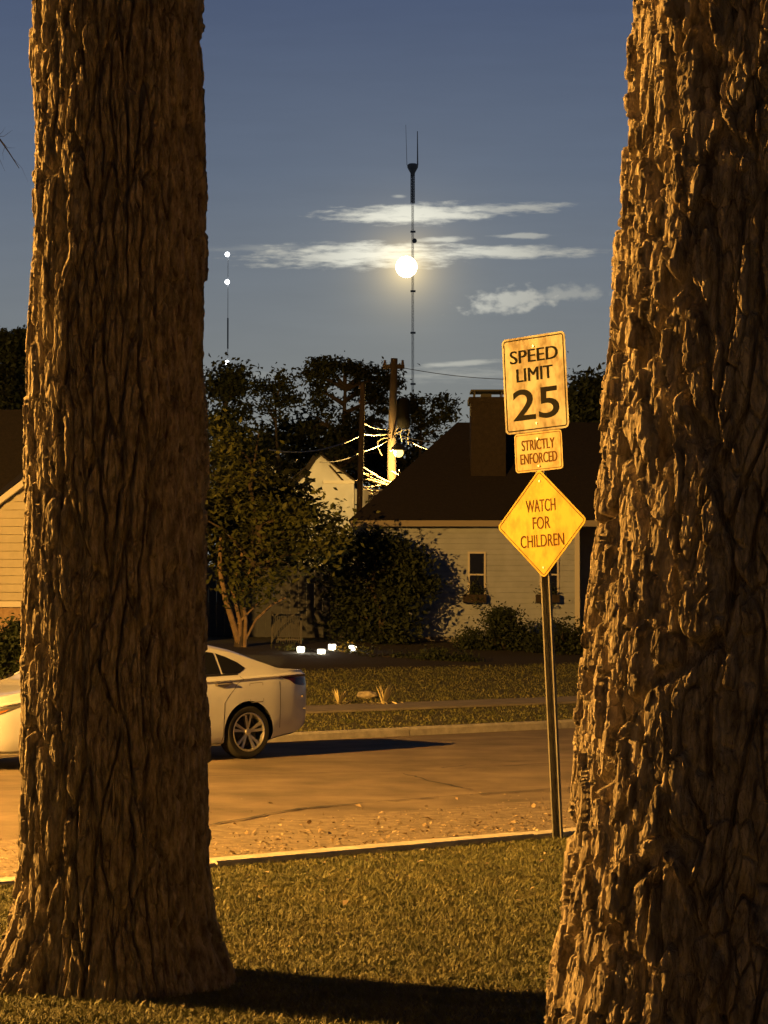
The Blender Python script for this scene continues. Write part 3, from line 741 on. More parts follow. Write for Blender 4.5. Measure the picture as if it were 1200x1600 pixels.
def make_car(loc, rotz):
    t = thing('parked_car', 'white sedan parked by the far kerb, its middle hidden behind the left trunk', 'car', loc, rotz)
    xs = np.concatenate([np.linspace(-2.45, -2.2, 10), np.linspace(-2.15, 2.15, 60), np.linspace(2.2, 2.47, 12)])
    v = []; f = []
    for x in xs:
        q = section(float(x)); ring = [(y, z) for y, z in q] + [(-y, z) for y, z in q[-2:0:-1]]
        v += [(float(x), y, z) for y, z in ring]
    n = len(ring)
    for i in range(len(xs) - 1):
        for j in range(n): f.append((i * n + j, i * n + (j + 1) % n, (i + 1) * n + (j + 1) % n, (i + 1) * n + j))
    f.append(tuple(range(n))[::-1]); f.append(tuple((len(xs) - 1) * n + j for j in range(n)))
    mb = MB(); mb.v = v; mb.f = f
    body = mb.build('body', [M_paint, M_trim], t, smooth=True, angle=28)
    cut = MB()
    for wx in (-1.39, 1.39):
        for sd in (-1, 1):
            i = len(cut.v); nn = 48
            for yy in (.50 * sd, 1.1 * sd): cut.v += [(wx + .372 * math.cos(2 * math.pi * k / nn), yy, .335 + .372 * math.sin(2 * math.pi * k / nn)) for k in range(nn)]
            cut.f += [(i + k, i + (k + 1) % nn, i + nn + (k + 1) % nn, i + nn + k) for k in range(nn)] + [tuple(i + k for k in range(nn)), tuple(i + nn + k for k in reversed(range(nn)))]
    co = cut.build('cut', [M_paint, M_trim], t)
    for pl in co.data.polygons: pl.material_index = 1
    md_ = body.modifiers.new('arches', 'BOOLEAN'); md_.operation = 'DIFFERENCE'; md_.object = co; md_.solver = 'EXACT'; md_.material_mode = 'INDEX'
    dg = bpy.context.evaluated_depsgraph_get(); me = bpy.data.meshes.new_from_object(body.evaluated_get(dg))
    body.modifiers.clear(); body.data = me; me.name = 'body'; bpy.data.objects.remove(co)
    me.polygons.foreach_set('use_smooth', np.ones(len(me.polygons), dtype=bool)); me.set_sharp_from_angle(angle=R(28))
    for sd in (-1, 1):
        band('window', [(-.62, 11.25), (.20, 11.25)], [(-.05, 12.75), (.22, 12.8)], M_glass, t, side=sd)
        band('window', [(.30, 11.25), (1.02, 11.25)], [(.31, 12.8), (.98, 12.72)], M_glass, t, side=sd)
        band('window', [(1.05, 11.25), (1.18, 11.25), (1.30, 11.25), (1.36, 11.5)], [(1.01, 12.72), (1.15, 12.55), (1.30, 12.2), (1.40, 11.75)], M_glass, t, side=sd)
        band('window_trim', [(-.66, 11.10), (1.28, 11.10)], [(-.66, 11.23), (1.28, 11.23)], M_trim, t, side=sd, k=1, off=.003)
        band('tail_light', [(1.86, 8.4), (1.97, 7.4), (2.12, 6.45), (2.30, 6.1), (2.44, 6.2)], [(1.86, 8.5), (2.0, 8.7), (2.15, 8.75), (2.30, 8.7), (2.44, 8.5)], M_taillight, t, side=sd)
        hl = band('headlight', [(-2.32, 5.9), (-2.05, 6.3), (-1.80, 7.1), (-1.58, 7.85)], [(-2.30, 7.6), (-2.05, 7.9), (-1.80, 7.98), (-1.58, 7.98)], M_headlight, t, side=sd)
        band('indicator', [(-2.22, 6.2), (-1.95, 6.8)], [(-2.22, 6.6), (-1.90, 7.2)], mat('amber lens', (.45, .16, .03), .2), hl, side=sd, off=.009, k=2)
        for x0, nm in ((-.10, 0), (.92, 1)):
            d = MB()
            pa = [surf(x, 7.55 + .12 * math.sin((x - x0) / .2 * math.pi), sd, .028) for x in np.linspace(x0, x0 + .2, 7)]
            d.tube([surf(x0 - .01, 7.5, sd, .002)] + pa + [surf(x0 + .21, 7.5, sd, .002)], .014, 8)
            h_ = d.build('door_handle', M_chrome, t, smooth=True)
            band('handle_recess_shade', [(x0 - .03, 7.0), (x0 + .1, 6.7), (x0 + .24, 7.15)], [(x0 - .03, 7.75), (x0 + .1, 7.95), (x0 + .24, 7.7)], mat('handle recess shade', (.35, .345, .33), .4), h_, side=sd, off=.003, k=2)  # darker skin patch paints the shade of the handle's hollow
        for pts in ([(-.95, 2.2), (-.98, 7), (-.80, 10)], [(.26, 2.2), (.26, 10.6)], [(1.00, 2.2), (1.02, 5.4), (1.18, 6.6), (1.32, 8.4), (1.30, 10.6)], [(1.87, 3.2), (1.88, 6.9)]):
            mb = MB(); pp = []
            for a, b in zip(pts[:-1], pts[1:]):
                for g in np.linspace(0, 1, 9): pp.append((a[0] * (1 - g) + b[0] * g, a[1] * (1 - g) + b[1] * g))
            mb.v = []
            for i, (x, s_) in enumerate(pp):
                mb.v += [tuple(surf(x - .004, s_, sd, .0015)), tuple(surf(x + .004, s_, sd, .0015))]
                if i: mb.f.append((2 * i - 2, 2 * i - 1, 2 * i + 1, 2 * i))
            mb.build('panel_gap', M_trim, t)
        fd = MB(); rim_ = [(1.42, 7.0), (1.60, 7.0), (1.61, 6.95), (1.61, 5.4), (1.60, 5.3), (1.42, 5.3), (1.41, 5.4), (1.41, 6.95), (1.42, 7.0)]
        for i in range(len(rim_) - 1):
            a, b = rim_[i], rim_[i + 1]
            w_ = .003 if abs(a[0] - b[0]) < .02 else 0; h2 = .035 if w_ == 0 else 0
            q = [surf(a[0] - w_, a[1] - h2, sd, .0015), surf(a[0] + w_, a[1] + h2, sd, .0015), surf(b[0] + w_, b[1] + h2, sd, .0015), surf(b[0] - w_, b[1] - h2, sd, .0015)]
            fd.poly(q)
        fd.build('fuel_flap', mat('panel seam', (.16, .155, .15), .6), t)
        mr_ = MB(); c0 = surf(-.72, 11.3, sd, .0)
        mr_.lathe([(.0, -.07), (.055, -.065), (.085, -.02), (.09, .02), (.07, .05), (.0, .055)], 14, Matrix.Translation(c0 + Vector((0, sd * .13, .05))) @ Matrix.Rotation(R(90), 4, 'Y') @ Matrix.Diagonal((.75, 1.15, 1, 1)))
        mr_.tube([c0 + Vector((0, -sd * .01, 0)), c0 + Vector((0, sd * .09, .03))], .02, 8)
        mr_.build('mirror', M_paint, t, smooth=True)
        for zz, xx in ((5.2, 2.25), (4.2, 2.30)): MB().box((-.02, -.004, -.012), (.02, .004, .012), Matrix.Translation(surf(xx, zz, sd, .004)) @ Matrix.Rotation(R(-35 * -sd), 4, 'Z')).build('reflector', M_chrome, t)
    # windscreen, rear window
    for nm, x0, x1, xa, xb in (('windscreen', -.90, -.30, -.98, -.22), ('rear_window', 1.42, 1.88, 1.36, 1.90)):
        v = []; f = []
        ss = [14.2, 15, 15.6, 16, 16.5, 16.99]
        for x in np.linspace(x0, x1, 10):
            row = [surf(float(x), s_, -1, .006) for s_ in ss] + [surf(float(x), s_, 1, .006) for s_ in ss[::-1]]
            v += [tuple(q) for q in row]
        k = len(ss) * 2
        for i in range(9):
            for j in range(k - 1): f.append((i * k + j, (i + 1) * k + j, (i + 1) * k + j + 1, i * k + j + 1))
        mb = MB(); mb.v = v; mb.f = f; mb.build(nm, M_glass, t, smooth=True)
    # number plate, grille
    MB().box((2.462, -.16, .62), (2.475, .16, .74)).build('number_plate', mat('plate white', (.6, .6, .58), .5), t)
    MB().box((-2.47, -.38, .36), (-2.452, .38, .55)).build('grille', M_trim, t, bevel=.004)
    for wx in (-1.39, 1.39):
        for sd in (-1, 1):
            M_ = Matrix.Translation((wx, sd * .79, .328)) @ (Matrix.Identity(4) if sd > 0 else Matrix.Rotation(R(180), 4, 'Z'))
            w = bpy.data.objects.new('wheel', None); link(w, t); w.empty_display_size = .1
            tb = MB(); tb.lathe([(.225, -.10), (.25, -.112), (.30, -.110), (.322, -.085), (.328, -.05), (.328, .05), (.322, .085), (.30, .112), (.25, .115), (.232, .105), (.225, .09)], 48, M_, 'y')
            tb.build('tyre', M_black, w, smooth=True)
            rb = MB(); rb.lathe([(.236, .100), (.238, .112), (.228, .116), (.218, .106), (.212, .06), (.205, -.09)], 48, M_, 'y')
            rb.lathe([(.0, .098), (.035, .096), (.045, .085), (.05, .05)], 20, M_, 'y')
            for k in range(5):
                for da in (-11, 11):
                    a = R(90 + 72 * k + da); a2 = R(90 + 72 * k + da * .55)
                    p0 = Vector((math.cos(a2 * 1) * .035, .082, math.sin(a2) * .035)); p1 = Vector((math.cos(a) * .222, .098, math.sin(a) * .222))
                    d = (p1 - p0).normalized(); q = Vector((-d.z, 0, d.x))
                    pts = []
                    for pt, w_ in ((p0, .012), (p1, .020)):
                        pts += [pt + q * w_, pt - q * w_, pt - q * w_ - Vector((0, .025, 0)), pt + q * w_ - Vector((0, .025, 0))]
                    i = len(rb.v); rb.v += [tuple(M_ @ x) for x in pts]
                    rb.f += [(i, i + 4, i + 5, i + 1), (i + 1, i + 5, i + 6, i + 2), (i + 2, i + 6, i + 7, i + 3), (i + 3, i + 7, i + 4, i), (i, i + 1, i + 2, i + 3), (i + 4, i + 7, i + 6, i + 5)]
            rb.build('rim', M_rim, w, smooth=True, angle=30)
            db = MB(); db.lathe([(.0, .02), (.16, .02), (.16, .0), (.205, -.02)], 32, M_, 'y'); db.build('brake_disc', M_trim, w)
    return t
wh = ground_pt(389, 1187.5, ROAD_Z)
co_ = Vector((wh.x, wh.y, 0)) - Vector((ux, uy, 0)) * 1.39 + Vector((nx, ny, 0)) * .90
print('car origin', co_, 'p', p_of(co_.x, co_.y))
make_car((co_.x, co_.y, ROAD_Z + .012), TH)

# ------------------------------------------------------------------ moon and masts
mo = P(MPX, MPY, 6000)
bm = bmesh.new(); bmesh.ops.create_icosphere(bm, subdivisions=4, radius=16.5 / F * 6000)
me = bpy.data.meshes.new('moon'); bm.to_mesh(me); bm.free()
me.polygons.foreach_set('use_smooth', np.ones(len(me.polygons), dtype=bool))
o = obj_mesh('moon', me, M_moon); o.location = mo
tag(o, 'full moon glowing low in the sky behind the tall radio mast', 'moon')

def lattice(mb, h0, h1, w, leg, brace, step):
    c = [(w * math.cos(R(90 + 120 * k)) / 1.5, w * math.sin(R(90 + 120 * k)) / 1.5) for k in range(3)]
    for x, y in c: mb.tube([(x, y, h0), (x, y, h1)], leg, 6)
    z = h0; k = 0
    while z + step <= h1:
        for a in range(3):
            b = (a + 1) % 3
            p0, p1 = (c[a], c[b]) if k % 2 else (c[b], c[a])
            mb.tube([(*p0, z), (*p1, z + step)], brace, 4, False); mb.tube([(*p1, z + step), (*p0, z + step)], brace, 4, False)
        z += step; k += 1
D = 1200; u_ = D / F
b0 = P(645, 700, D); t = thing('radio_mast', 'tall grey radio mast with a bowl shaped head rising past the moon', 'radio mast', (b0.x, D, 0))
zt = lambda py, D=D: P(645, py, D).z
mb = MB(); lattice(mb, -5, zt(318), .95, .10, .05, 2.4); mb.build('lattice_tower', M_mast, t)
mb = MB(); lattice(mb, zt(318), zt(266), 1.7, .20, .16, .9); mb.build('antenna_section', M_mast, t)
mb = MB(); mb.lathe([(.7, zt(276)), (1.3, zt(270)), (2.8, zt(262)), (2.9, zt(258)), (2.0, zt(256)), (.0, zt(256))], 20); mb.build('platform', M_mast, t, smooth=True)
MB().tube([(2.6, 0, zt(258)), (2.5, 0, zt(205))], [.38, .2], 8).build('aerial', M_mast, t)
MB().tube([(-3.0, 0, zt(258)), (-3.6, 0, zt(195))], [.14, .08], 8).build('aerial', M_mast, t)
for py in (362, 455, 520, 600): MB().box((-1.2, -.5, zt(py) - .5), (1.5, .5, zt(py) + .5)).build('dish_bracket', M_mast, t, bevel=.1)
MB().lathe([(.0, -.3), (1.0, -.2), (1.3, .4)], 16, Matrix.Translation((.9, -1.2, zt(377))) @ Matrix.Rotation(R(90), 4, 'X')).build('dish', M_mast, t)
D2 = 2500; b0 = P(355.5, 700, D2)
t = thing('radio_mast', 'thin distant mast with three white lights just right of the left trunk', 'radio mast', (b0.x, D2, 0))
MB().tube([(0, 0, -20), (0, 0, P(355, 398, D2).z)],   .32, 6).build('lattice_tower', mat('far mast steel', (.5, .52, .55), .8), t)
MB().tube([(0, 0, P(355, 545, D2).z), (0, 0, P(355, 497, D2).z)], .8, 8).build('antenna_section', mat('far mast steel', (.5, .52, .55), .8), t)
def ball(name, r, loc, m, parent):
    mb = MB(); mb.lathe([(0.001, -r)] + [(r * math.cos(R(a)), r * math.sin(R(a))) for a in range(-75, 90, 15)] + [(0.001, r)], 16, Matrix.Translation(loc))
    return mb.build(name, m, parent, smooth=True)
for py in (398, 441, 567): ball('beacon', 2.6, (-.6, -2.6, P(355, py, D2).z), M_beacon, t)
D3 = 130; b0 = P(33, 900, D3)
t = thing('mast_beacon', 'small white mast beacon shining high among the dark trees at the left edge', 'lamp', (b0.x, D3, gz(b0.x, D3)))
hz = P(33, 577, D3).z - gz(b0.x, D3)
MB().tube([(0, 0, -.5), (0, 0, hz)], .07, 8).build('pole', M_pole, t)  # pole added to hold the beacon; its own mast is not built
ball('beacon_globe', .13, (0, -.1, hz), M_beacon, t)

# ------------------------------------------------------------------ utility pole with the lit sodium lamp
D = 75.0; b0 = P(612, 1000, D); g0 = gz(b0.x, D)
up = thing('utility_pole', 'wooden utility pole carrying the glowing sodium street lamp and cables behind the dark roof', 'utility pole', (b0.x, D, g0))
L = lambda px, py, d=D: P(px, py, d) - Vector((b0.x, D, g0))
MB().tube([(0, 0, -.5), L(612, 700), L(616, 560)], [.17, .14, .115], 14).build('pole', M_pole, up, smooth=True)
MB().box((-.30, -.06, L(616, 573).z - .07), (.42, .06, L(616, 573).z + .07)).build('crossarm', M_pole, up, bevel=.01)
for x_ in (-.22, .10, .36): MB().lathe([(.0, 0), (.04, 0), (.055, .05), (.035, .09), (.05, .13), (.0, .16)], 10, Matrix.Translation((x_, 0, L(616, 573).z + .07))).build('insulator', mat('insulator glaze', (.1, .07, .05), .3), up, smooth=True)
tc_ = L(630, 652)
MB().lathe([(.0, -.5), (.2, -.5), (.22, -.45), (.22, .40), (.17, .48), (.0, .5)], 18, Matrix.Translation(tc_ + Vector((0, .1, .15)))).build('transformer', mat('matte transformer paint', (.012, .012, .012), .9, spec=.05), up, smooth=True)
lp = L(623, 703, D - 1.7)
MB().tube([L(612, 686), L(616, 680, D - .8), lp + Vector((0, 0, .14))], .025, 8).build('lamp_arm', M_metal_dark, up, smooth=True)
MB().lathe([(.0, .20), (.12, .19), (.24, .06), (.26, -.02), (.25, -.02), (.0, .05)], 20, Matrix.Translation(lp)).build('lamp_head', M_metal_dark, up, smooth=True)
ball('lamp_lens', .15, lp + Vector((0, 0, -.09)), mat('bare sodium bulb', (.9, .8, .6), .3, emit=(1.0, .70, .20), estr=2.6), up)
point_light('lamp_light', lp + Vector((-.18, .0, -.09)), FAR_W, (1.0, .58, .14), .08, up)
def cable(name, a, b, sag, r, parent, n=14, m=M_wire):
    pts = [a.lerp(b, i / n) - Vector((0, 0, sag * 4 * (i / n) * (1 - i / n))) for i in range(n + 1)]
    return MB().tube(pts, r, 6).build(name, m, parent, smooth=True)
cable('cable', L(611, 671), L(567, 661, D - 4), .08, .016, up)
cable('cable', L(611, 677), L(567, 678, D - 4), .05, .020, up)
cable('cable', L(567, 678, D - 4), L(420, 703, D - 14), .25, .022, up)
cable('cable', L(611, 685), L(565, 706, D - 4), .06, .014, up)
cable('cable', L(565, 706, D - 4), L(500, 722, D - 12), .1, .014, up)
cable('cable', L(616, 676), L(700, 690, D + 6), .12, .015, up)
cable('cable', L(632, 685), L(668, 702, D - 6), .03, .018, up)
cable('cable', L(616, 572), L(900, 588, D + 10), .25, .012, up)
for (a, b, c) in (((611, 684), (590, 690), (597, 712)), ((612, 680), (640, 672), (638, 695)), ((615, 675), (628, 668), (628, 690))):
    MB().tube([L(*a), L(*a).lerp(L(*b), .6) + Vector((0, -.1, .05)), L(*b), L(*b).lerp(L(*c), .5) + Vector((-.05, -.1, 0)), L(*c)], .018, 6).build('cable_loop', M_wire, up, smooth=True)
D = 70.0; b0 = P(556, 1000, D); g0 = gz(b0.x, D)
t = thing('utility_pole', 'dark slim bare pole left of the lit one, in front of the white gabled house', 'utility pole', (b0.x, D, g0))
top = P(567, 600, D) - Vector((b0.x, D, g0))
MB().tube([(0, 0, -.5), top], [.11, .075], 12).build('pole', M_pole, t, smooth=True)
for z_ in (.15, .6): MB().lathe([(.0, 0), (.04, 0), (.05, .05), (.03, .1), (.0, .12)], 10, Matrix.Translation((.12, -.05, top.z - z_))).build('insulator', mat('insulator glaze', (.1, .07, .05), .3), t, smooth=True)

# lit bare boughs below the lamp
D = 73.4; b0 = P(648, 1000, D); g0 = gz(b0.x, D)
t = thing('bare_tree', 'bare tree behind the dark roof, its pale boughs lit by the sodium lamp above', 'tree', (b0.x, D, g0))
L = lambda px, py, d=D: P(px, py, d) - Vector((b0.x, D, g0))
mb = MB(); mb.tube([(0, 0, -.2), L(648, 880), L(645, 810), L(640, 765)], [.16, .13, .11, .06], 8)
mb.build('trunk', M_twig, t, smooth=True)
mb = MB(); r2 = random.Random(12)
for pts, w in (([(640, 775), (618, 757), (603, 752), (588, 743), (575, 735), (562, 727)], .05), ([(640, 770), (622, 760), (606, 756), (585, 749), (572, 743), (563, 737)], .045), ([(642, 772), (625, 764), (610, 760), (590, 754), (575, 750), (559, 750)], .06),
               ([(643, 775), (619, 753), (606, 757), (592, 758), (576, 761), (561, 762)], .05), ([(642, 785), (610, 772), (598, 770), (584, 768), (574, 765), (564, 764)], .035), ([(590, 768), (584, 771), (581, 774)], .028),
               ([(640, 760), (628, 746), (620, 741), (612, 736)], .035), ([(588, 743), (580, 742), (570, 740), (563, 735)], .025), ([(636, 752), (630, 742), (624, 735)], .03)):
    q = [L(a + r2.uniform(-1, 1), b_ + r2.uniform(-.8, .8), D + .25 * math.sin(k * 1.7 + a)) for k, (a, b_) in enumerate(pts)]
    mb.tube(q, [w * (1 - .10 * k) * r2.uniform(.8, 1.15) for k in range(len(q))], 7)
    for _ in range(2):
        k = r2.randrange(len(q) - 1); e = q[k].lerp(q[k + 1], .5); mb.tube([e, e + Vector((r2.uniform(-.3, -.05), r2.uniform(-.15, .15), r2.uniform(-.1, .16)))], [w * .35, w * .1], 5)
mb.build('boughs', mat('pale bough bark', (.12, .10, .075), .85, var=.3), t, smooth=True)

# ------------------------------------------------------------------ houses
def siding(mb, x0, x1, y, z0, z1, step, d=.018):
    """lapped boards on a front wall: each board leans out at its lower edge"""
    z = z0
    while z < z1 - 1e-4:
        zt_ = min(z + step, z1)
        g = step * .17
        mb.poly([(x0, y - d, z + g), (x1, y - d, z + g), (x1, y - d * .6, zt_), (x0, y - d * .6, zt_)])
        mb.poly([(x0, y - .001, z + g), (x1, y - .001, z + g), (x1, y - d, z + g), (x0, y - d, z + g)])
        mb.poly([(x0, y - d * .6, z), (x1, y - d * .6, z), (x1, y - .001, z), (x0, y - .001, z)])
        z = zt_
M_siding = mat('white lapped siding', (0.37, 0.42, 0.52), 0.75, var=.10, vscale=2.5)
M_sidingwarm = mat('cream lapped siding', (0.47, 0.44, 0.37), 0.75, var=.10, vscale=2.5)
M_whitetrim = mat('white house trim', (0.62, 0.60, 0.56), 0.6)
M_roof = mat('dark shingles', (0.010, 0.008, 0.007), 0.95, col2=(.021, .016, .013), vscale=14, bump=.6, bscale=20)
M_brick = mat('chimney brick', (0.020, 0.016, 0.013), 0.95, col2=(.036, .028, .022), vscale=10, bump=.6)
M_pane = mat('dark window glass', (0.010, 0.010, 0.012), 0.08, spec=.7)
M_found = mat('foundation block', (0.20, 0.19, 0.17), .9, var=.2)
HY = 53.0; HX0 = P(572, 900, HY).x; HX1 = P(905, 900, HY).x; HZ0 = 0.80; HEAVE = P(640, 822, HY).z
h = thing('house', 'low white sided house with a dark hipped roof and brick chimney across the street', 'house', (HX0, HY, HZ0))
HL = HX1 - HX0; HH = HEAVE - HZ0
mb = MB(); mb.box((0, .03, -.4), (HL, 8.5, HH)); mb.build('wall_core', M_siding, h)
mb = MB(); siding(mb, .09, HL - .09, .03, .22, HH - .05, .125, .03); mb.build('siding', M_siding, h)
mb = MB(); mb.box((-.03, -.02, -.4), (HL + .03, .05, .215)); mb.build('foundation', M_found, h)
for x_ in (0, HL - .09): MB().box((x_ - .01, -.015, .22), (x_ + .10, .06, HH)).build('corner_board', M_whitetrim, h)
mb = MB(); mb.box((-.35, -.36, HH - .02), (HL + .5, -.33, HH + .13)); mb.build('fascia', mat('weathered fascia', (.30, .27, .23), .8), h)
mb = MB(); mb.box((-.34, -.327, HH + .0), (HL + 1.6, 9.0, HH + .06)); mb.build('soffit', M_siding, h)
# set back wing on the right under the same roof
mb = MB(); mb.box((HL + .012, 1.2, -.4), (HL + 3.2, 8.4, HH - .01)); mb.build('wing_wall', mat('shaded wing siding', (.34, .30, .25), .8, var=.1), h)  # wing siding darkened: its shade is put into the colour
rz = P(800, 660, HY + 4.2).z - HZ0; rxl = P(714, 660, HY + 4.2).x - HX0
e0, e1 = -.40, HL + 3.6
A = (e0, -.38, HH + .12); B = (e1, -.38, HH + .12); C_ = (e1, 9.0, HH + .12); D_ = (e0, 9.0, HH + .12); E = (rxl, 4.2, rz); G = (e1 - 2.4, 4.2, rz)
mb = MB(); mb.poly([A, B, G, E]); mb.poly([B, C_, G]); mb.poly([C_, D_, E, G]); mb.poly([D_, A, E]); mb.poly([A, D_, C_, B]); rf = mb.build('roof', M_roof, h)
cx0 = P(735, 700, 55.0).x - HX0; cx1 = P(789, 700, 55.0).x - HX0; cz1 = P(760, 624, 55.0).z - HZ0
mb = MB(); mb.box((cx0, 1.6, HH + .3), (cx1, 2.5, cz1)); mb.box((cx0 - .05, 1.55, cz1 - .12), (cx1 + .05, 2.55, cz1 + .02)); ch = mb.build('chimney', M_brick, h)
mb = MB(); mb.box((cx0 - .0, 1.6, cz1 + .16), (cx1 + .02, 2.5, cz1 + .20))
for a in (cx0 + .08, cx1 - .1):
    for b in (1.7, 2.4): mb.box((a, b, cz1 + .02), (a + .03, b + .03, cz1 + .165))
mb.box((cx0 + .25, 1.85, cz1 + .02), (cx0 + .5, 2.2, cz1 + .12))
mb.build('chimney_cap', M_metal_dark, ch)
def house_window(px0, px1, py0, py1, parent):
    a = P(px0, py1, HY); b = P(px1, py0, HY); x0, x1, z0, z1 = a.x - HX0, b.x - HX0, a.z - HZ0, b.z - HZ0
    mb = MB(); f = .045; yy = -.035
    mb.box((x0 - f, yy, z0 - f), (x0, .03, z1 + f)); mb.box((x1, yy, z0 - f), (x1 + f, .03, z1 + f))
    mb.box((x0, yy + .002, z1), (x1, .03, z1 + f)); mb.box((x0 - .02, yy - .03, z0 - f - .02), (x1 + .02, .03, z0)); zm = z0 + (z1 - z0) * .55
    mb.box((x0, yy + .008, zm - .018), (x1, .03, zm + .018))
    w = mb.build('window', M_whitetrim, parent)
    MB().poly([(x0, -.010, z0), (x1, -.010, z0), (x1, -.010, z1), (x0, -.010, z1)]).build('pane', M_pane, w)
house_window(734, 756, 865, 938, h); house_window(846, 870, 865, 938, h)
MB().tube([(P(655, 825, HY).x - HX0, -.06, HH - .05), (P(656, 832, HY).x - HX0, -.05, HH - .18), (P(659, 836, HY).x - HX0, -.06, HH - .2), (P(658, 845, HY).x - HX0, -.05, HH - .36)], .008, 6).build('hook', M_metal_dark, h)
def window_box(px, label):
    c = P(px, 935, HY); t = thing('window_box', label, 'planter', (c.x, HY - .18, c.z), 0, 'window boxes on the white house')
    MB().box((-.27, -.10, -.10), (.27, .13, .09)).build('box', mat('dark box timber', (.035, .025, .02), .8), t, bevel=.01)
    C = np.concatenate([rng.normal(size=(150, 3)) * np.array([.15, .08, .09]) + np.array([0, 0, .15]), rng.normal(size=(60, 3)) * np.array([.06, .06, .15]) + np.array([.02, 0, .25]), rng.normal(size=(50, 3)) * np.array([.12, .05, .09]) + np.array([.0, -.1, -.10])])
    obj_mesh('foliage', leaf_mesh('foliage', C, .07), M_leafbush, t)
window_box(741, 'dark planted window box under the window left of the sign post')
window_box(855, 'dark planted window box seen right behind the sign post')

# white gabled house far behind, under the lamp
D = 84.0; c0 = P(502, 1000, D); g0 = gz(c0.x, D)
t = thing('house', 'small pale gabled house lit warm between the trees left of the lamp', 'house', (c0.x, D, g0))
L = lambda px, py, d=D: P(px, py, d) - Vector((c0.x, D, g0))
M_gable = mat('pale gable siding', (0.55, 0.56, 0.58), .75, var=.06, vscale=2)
ap = L(502, 712); rt = L(553, 751); lf = L(440, 765); hwR = rt.x; ez = rt.z
mb = MB(); 
pts = [(lf.x, 0, 0), (hwR, 0, 0), (hwR, 0, ez), (ap.x, 0, ap.z), (lf.x, 0, lf.z)]
mb.poly(pts); mb.poly([(x, 9, z) for x, y_, z in pts][::-1])
for i in range(5):
    a, b = pts[i], pts[(i + 1) % 5]; mb.poly([b, a, (a[0], 9, a[2]), (b[0], 9, b[2])])
mb.build('wall', M_gable, t)
mb = MB(); z = .2
while z < ap.z - .15:
    q = lambda zz: (lf.x if zz < lf.z else lf.x + (ap.x - lf.x) * (zz - lf.z) / (ap.z - lf.z), hwR if zz < ez else hwR + (ap.x - hwR) * (zz - ez) / (ap.z - ez))
    x0, x1 = q(z + .18); mb.poly([(x0, -.028, z), (x1, -.028, z), (x1, -.006, z + .18), (x0, -.006, z + .18)]); mb.poly([(x0, 0, z), (x1, 0, z), (x1, -.028, z), (x0, -.028, z)]); z += .18
mb.build('siding', M_gable, t)
def rake(a, b, w, y0, y1, m, nm):
    a = Vector(a); b = Vector(b); d = (b - a).normalized(); q = Vector((-d.z, 0, d.x)) * w
    if q.z < 0: q = -q
    mb = MB(); P4 = [a, b, b + q, a + q]
    fr = [(p.x, y0, p.z) for p in P4]; bk = [(p.x, y1, p.z) for p in P4]
    mb.poly(fr); mb.poly(bk[::-1])
    for i in range(4): mb.poly([fr[(i + 1) % 4], fr[i], bk[i], bk[(i + 1) % 4]])
    return mb.build(nm, m, t)
rake((ap.x, 0, ap.z), (hwR + .1, 0, ez - .08), .05, -.25, 9.2, M_roof, 'roof')
rake((lf.x - .1, 0, lf.z - .05), (ap.x, 0, ap.z), .05, -.25, 9.2, M_roof, 'roof')
rake(L(482, 738), L(496, 716), .18, -.32, -.05, M_roof, 'rake_board')
rake(L(450, 770), L(483, 738), .18, -.32, -.05, M_roof, 'rake_board')
MB().tube([L(515, 727, D - .08), L(537, 752, D - .08)], .035, 6).build('gable_trim', M_pole, t)
MB().box((L(505, 754).x, -.12, L(505, 756).z), (hwR + .02, -.035, L(505, 751).z)).build('band_board', M_whitetrim, t)
# side wing, seen right of the dark pole
mb = MB(); x0 = hwR + .012; x1 = L(604, 780).x; mb.box((x0, 1.0, 0), (x1, 8, L(580, 762).z)); mb.build('wing_wall', M_gable, t)
MB().box((L(575, 785).x, .94, L(575, 787).z), (L(598, 785).x, .995, L(575, 771).z)).build('window', M_pane, t)

# the house at the left edge: siding gable over brick
D = 42.0; a = P(-60, 940, D); b = P(75, 940, D); g0 = gz(b.x, D)
t = thing('house', 'cream sided house over brick base at the left edge behind the car bonnet', 'house', (b.x, D, g0))
wl_ = b.x - P(-160, 940, D).x
zb_ = P(20, 940, D).z - g0
sl_ = (P(0, 790, D).z - P(50, 752, D).z) / (P(0, 790, D).x - P(50, 752, D).x)
zr0 = P(0, 790, D).z - g0 - sl_ * (P(0, 790, D).x - b.x)     # rake height at the right corner
M_brick2 = mat('tan brick', (.28, .19, .12), .9, col2=(.40, .29, .19), vscale=16, bump=.5)
mb = MB(); mb.box((-wl_, .04, -.3), (0, 9, zb_)); mb.build('brick_wall', M_brick2, t)
mb = MB(); z = zb_
zlow = zr0 - sl_ * wl_
while z < zr0:
    zt_ = min(z + .15, zr0); x0 = -wl_ if zt_ < zlow else -wl_ + (zt_ - zlow) / sl_
    if x0 < -.05:
        mb.poly([(x0, -.03, z + .024), (0, -.03, z + .024), (0, -.012, zt_), (x0, -.012, zt_)]); mb.poly([(x0, .017, z + .024), (0, .017, z + .024), (0, -.03, z + .024), (x0, -.03, z + .024)])
        mb.poly([(x0, -.012, z), (0, -.012, z), (0, .017, z), (x0, .017, z)])
    z = zt_
mb.build('siding', M_sidingwarm, t)
core = MB(); pts = [(-wl_, .02, zb_), (0, .02, zb_), (0, .02, zr0), (-wl_, .02, zlow)]
core.poly(pts); core.poly([(x, 9, z) for x, y_, z in pts][::-1])
for i in range(4):
    a_, b_ = pts[i], pts[(i + 1) % 4]; core.poly([b_, a_, (a_[0], 9, a_[2]), (b_[0], 9, b_[2])])
core.build('upper_wall', M_sidingwarm, t)
